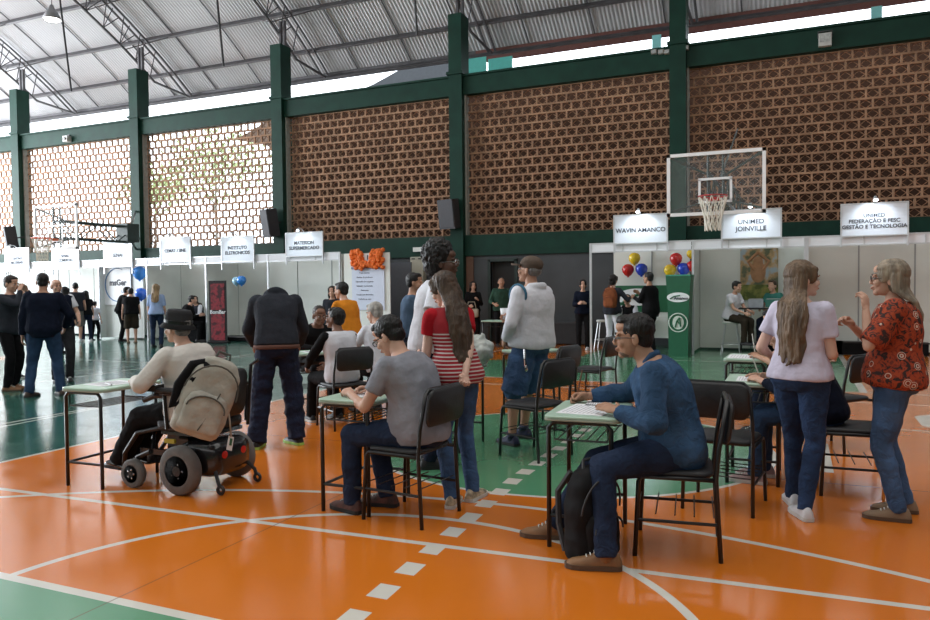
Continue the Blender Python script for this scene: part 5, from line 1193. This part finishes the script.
for s in (-1, 1): MB().tube([(s*.19, -.27, .44), (s*.19, -.31, .90), (s*.19, -.38, .94)], .013, 8).build('push_handle', M_black, wc)
b = MB(); b.box((-.27, .22, .76), (.08, .16, .05)); b.build('control_box', M_shell, wc); MB().cone((-.27, .26, .78), (-.27, .27, .84), .01, .016).build('joystick', M_black, wc)
b = MB(); b.tube([(-.25, .12, .70), (-.26, .2, .70), (-.27, .3, .66)], .02, 8); b.build('control_arm', M_hub, wc)
tg = MB().box((0, 0, 0), (.07, .004, .10)).build('paper_tag', M_white, wc); tg.location = (-.11, -.36, .36); tg.rotation_euler = (0, R(20), R(10)); MB().box((0, -.004, .01), (.03, .003, .05)).build('tag_print', M_brandgreen, tg)
MB().tube([(-.12, -.36, .60), (-.13, -.38, .5), (-.11, -.37, .41)], .006, 6).build('tag_cord', M_bagb, wc)
I = person('man in a charcoal hat and ivory long-sleeved shirt sitting in the electric wheelchair', (WL[0]-.06, WL[1]-.02, 0), WYaw, 1.72, 'm', pelvis=.565, lean=(2, 18), head=(0, -2, 0), feet=[(-.10, .66, .08), (.10, .66, .08)], knees=((-.1, 1, .8), (.1, 1, .8)),
    hands=[(-.22, .36, .80), (.1, .44, .80)], elbows=((-1, -.8, -.4), (1, -.8, -.4)), hpose=('relax', 'flat'), palm=((-.4, 0, 1), (.4, 0, 1)), skin_='light', hair=('cropped', 'grey'), top=dict(mat=C_ivory, sleeve='long', hem=-.1, loose=.03, belly=.03, wr=.010, sr=.009), bottom=dict(mat=C_black, loose=.035), shoes=SH(L_black, S_black), fat=1.16)
hat_bucket(I)

# ---- papers, pens, bags
def paper(x, y, z, a, w_, h, label, lines=True):
    r_ = empty('paper_sheet', (x, y, z), a, label, 'paper', 'papers on the desks'); MB().box((0, 0, .0015), (w_, h, .003)).build('sheet', M_paper, r_)
    if lines:
        b = MB()
        for i in range(9): b.box((-.01, h*.4-i*h*.09, .0035), (w_*.75, .004, .001))
        b.build('printed_lines', mat('pale_print', (.45, .46, .5), .8, var=0), r_)
    return r_
DZ = .7505
paper(-1.10, 4.27, DZ, R(86), .36, .27, 'white form being filled in by the man in the denim shirt'); paper(-1.10, 4.52, DZ, R(100), .2, .15, 'small white card at the far side of the denim man\'s desk')
paper(-4.88, 4.22, DZ, R(80), .30, .26, 'white form on the wheelchair user\'s desk')
paper(-2.66, 4.40, DZ, R(90), .3, .21, 'white form under the hands of the man in the grey t-shirt')
paper(-.30, 6.08, DZ, R(90), .3, .21, 'white form on the nearer desk left of the woman in lilac'); paper(-.46, 7.95, DZ, R(90), .4, .3, 'white form on the further desk left of the woman in lilac')
paper(-2.74, 6.12, DZ, R(90), .34, .25, 'white form on the desk with the bags'); paper(-5.05, 7.2, DZ, R(58), .3, .21, 'white form on the desk of the man in the white vest')
def pen(p, q, m, label):
    p, q = Vector(p), Vector(q); r_ = empty('pen', p, 0, label, 'pen', 'pens'); d = np.array(q-p); MB().tube([(0, 0, 0), d*.12, d], [.0015, .005, .005], 8).build('barrel', m, r_)
M_penw = mat('white_pen', (.6, .6, .55), .4, var=0)
g = gp(577, 397, .755); pen(g, (g.x+.03, g.y+.02, .93), mat('brown_pen', (.16, .07, .04), .4, var=0), 'brown pen in the hand of the man in the denim shirt')
g = (-4.9, 4.18, .757); pen(g, (-4.76, 4.12, .758), M_black, 'black pen lying on the wheelchair user\'s paper')
pen((-.24, 6.10, .757), (-.30, 6.08, .93), M_penw, 'white pen of the hidden writer nearer the camera'); pen((-.36, 7.98, .757), (-.39, 7.96, .98), M_penw, 'long white pen of the hidden writer further back')
q = WB['wr'][1]; c, s = math.cos(WBL[1]), math.sin(WBL[1]); hx = (WBL[0][0]+q[0]*c-q[1]*s, WBL[0][1]+q[0]*s+q[1]*c, q[2])
pen((hx[0]-.05, hx[1]-.02, hx[2]+.0), (hx[0]-.2, hx[1]-.05, hx[2]+.03), mat('orange_pen', (.6, .2, .03), .4, var=0), 'orange pen in the hand of the woman in the flowered blouse')
b = MB(); b.ell((0, 0, .12), (.17, .13, .13)); b.ell((-.05, .02, .2), (.1, .08, .08)); b.cone((.04, 0, .2), (.06, 0, .28), .04, .015)
r_ = empty('plastic_bag', (-2.72, 6.45, .75), 0, 'crumpled white plastic bag on the desk left of the man in the hoodie', 'bag'); skin('bag_body', b, mat('thin_white_plastic', (.42, .45, .42), .35, var=.1), r_, .012, 1, wr=.03, wf=11)
r_ = empty('blue_bag', (-2.86, 6.22, .75), 0, 'dark blue cloth bag on the desk beside the white plastic bag', 'bag'); b = MB(); b.ell((0, 0, .11), (.16, .12, .12)); skin('bag_body', b, cloth('blue_bag_cloth', (.02, .035, .10)), r_, .012, 1, wr=.03, wf=8); MB().tube([(-.1, 0, .18), (0, .02, .28), (.1, 0, .18)], .008, 6).build('handle', C_navy, r_)
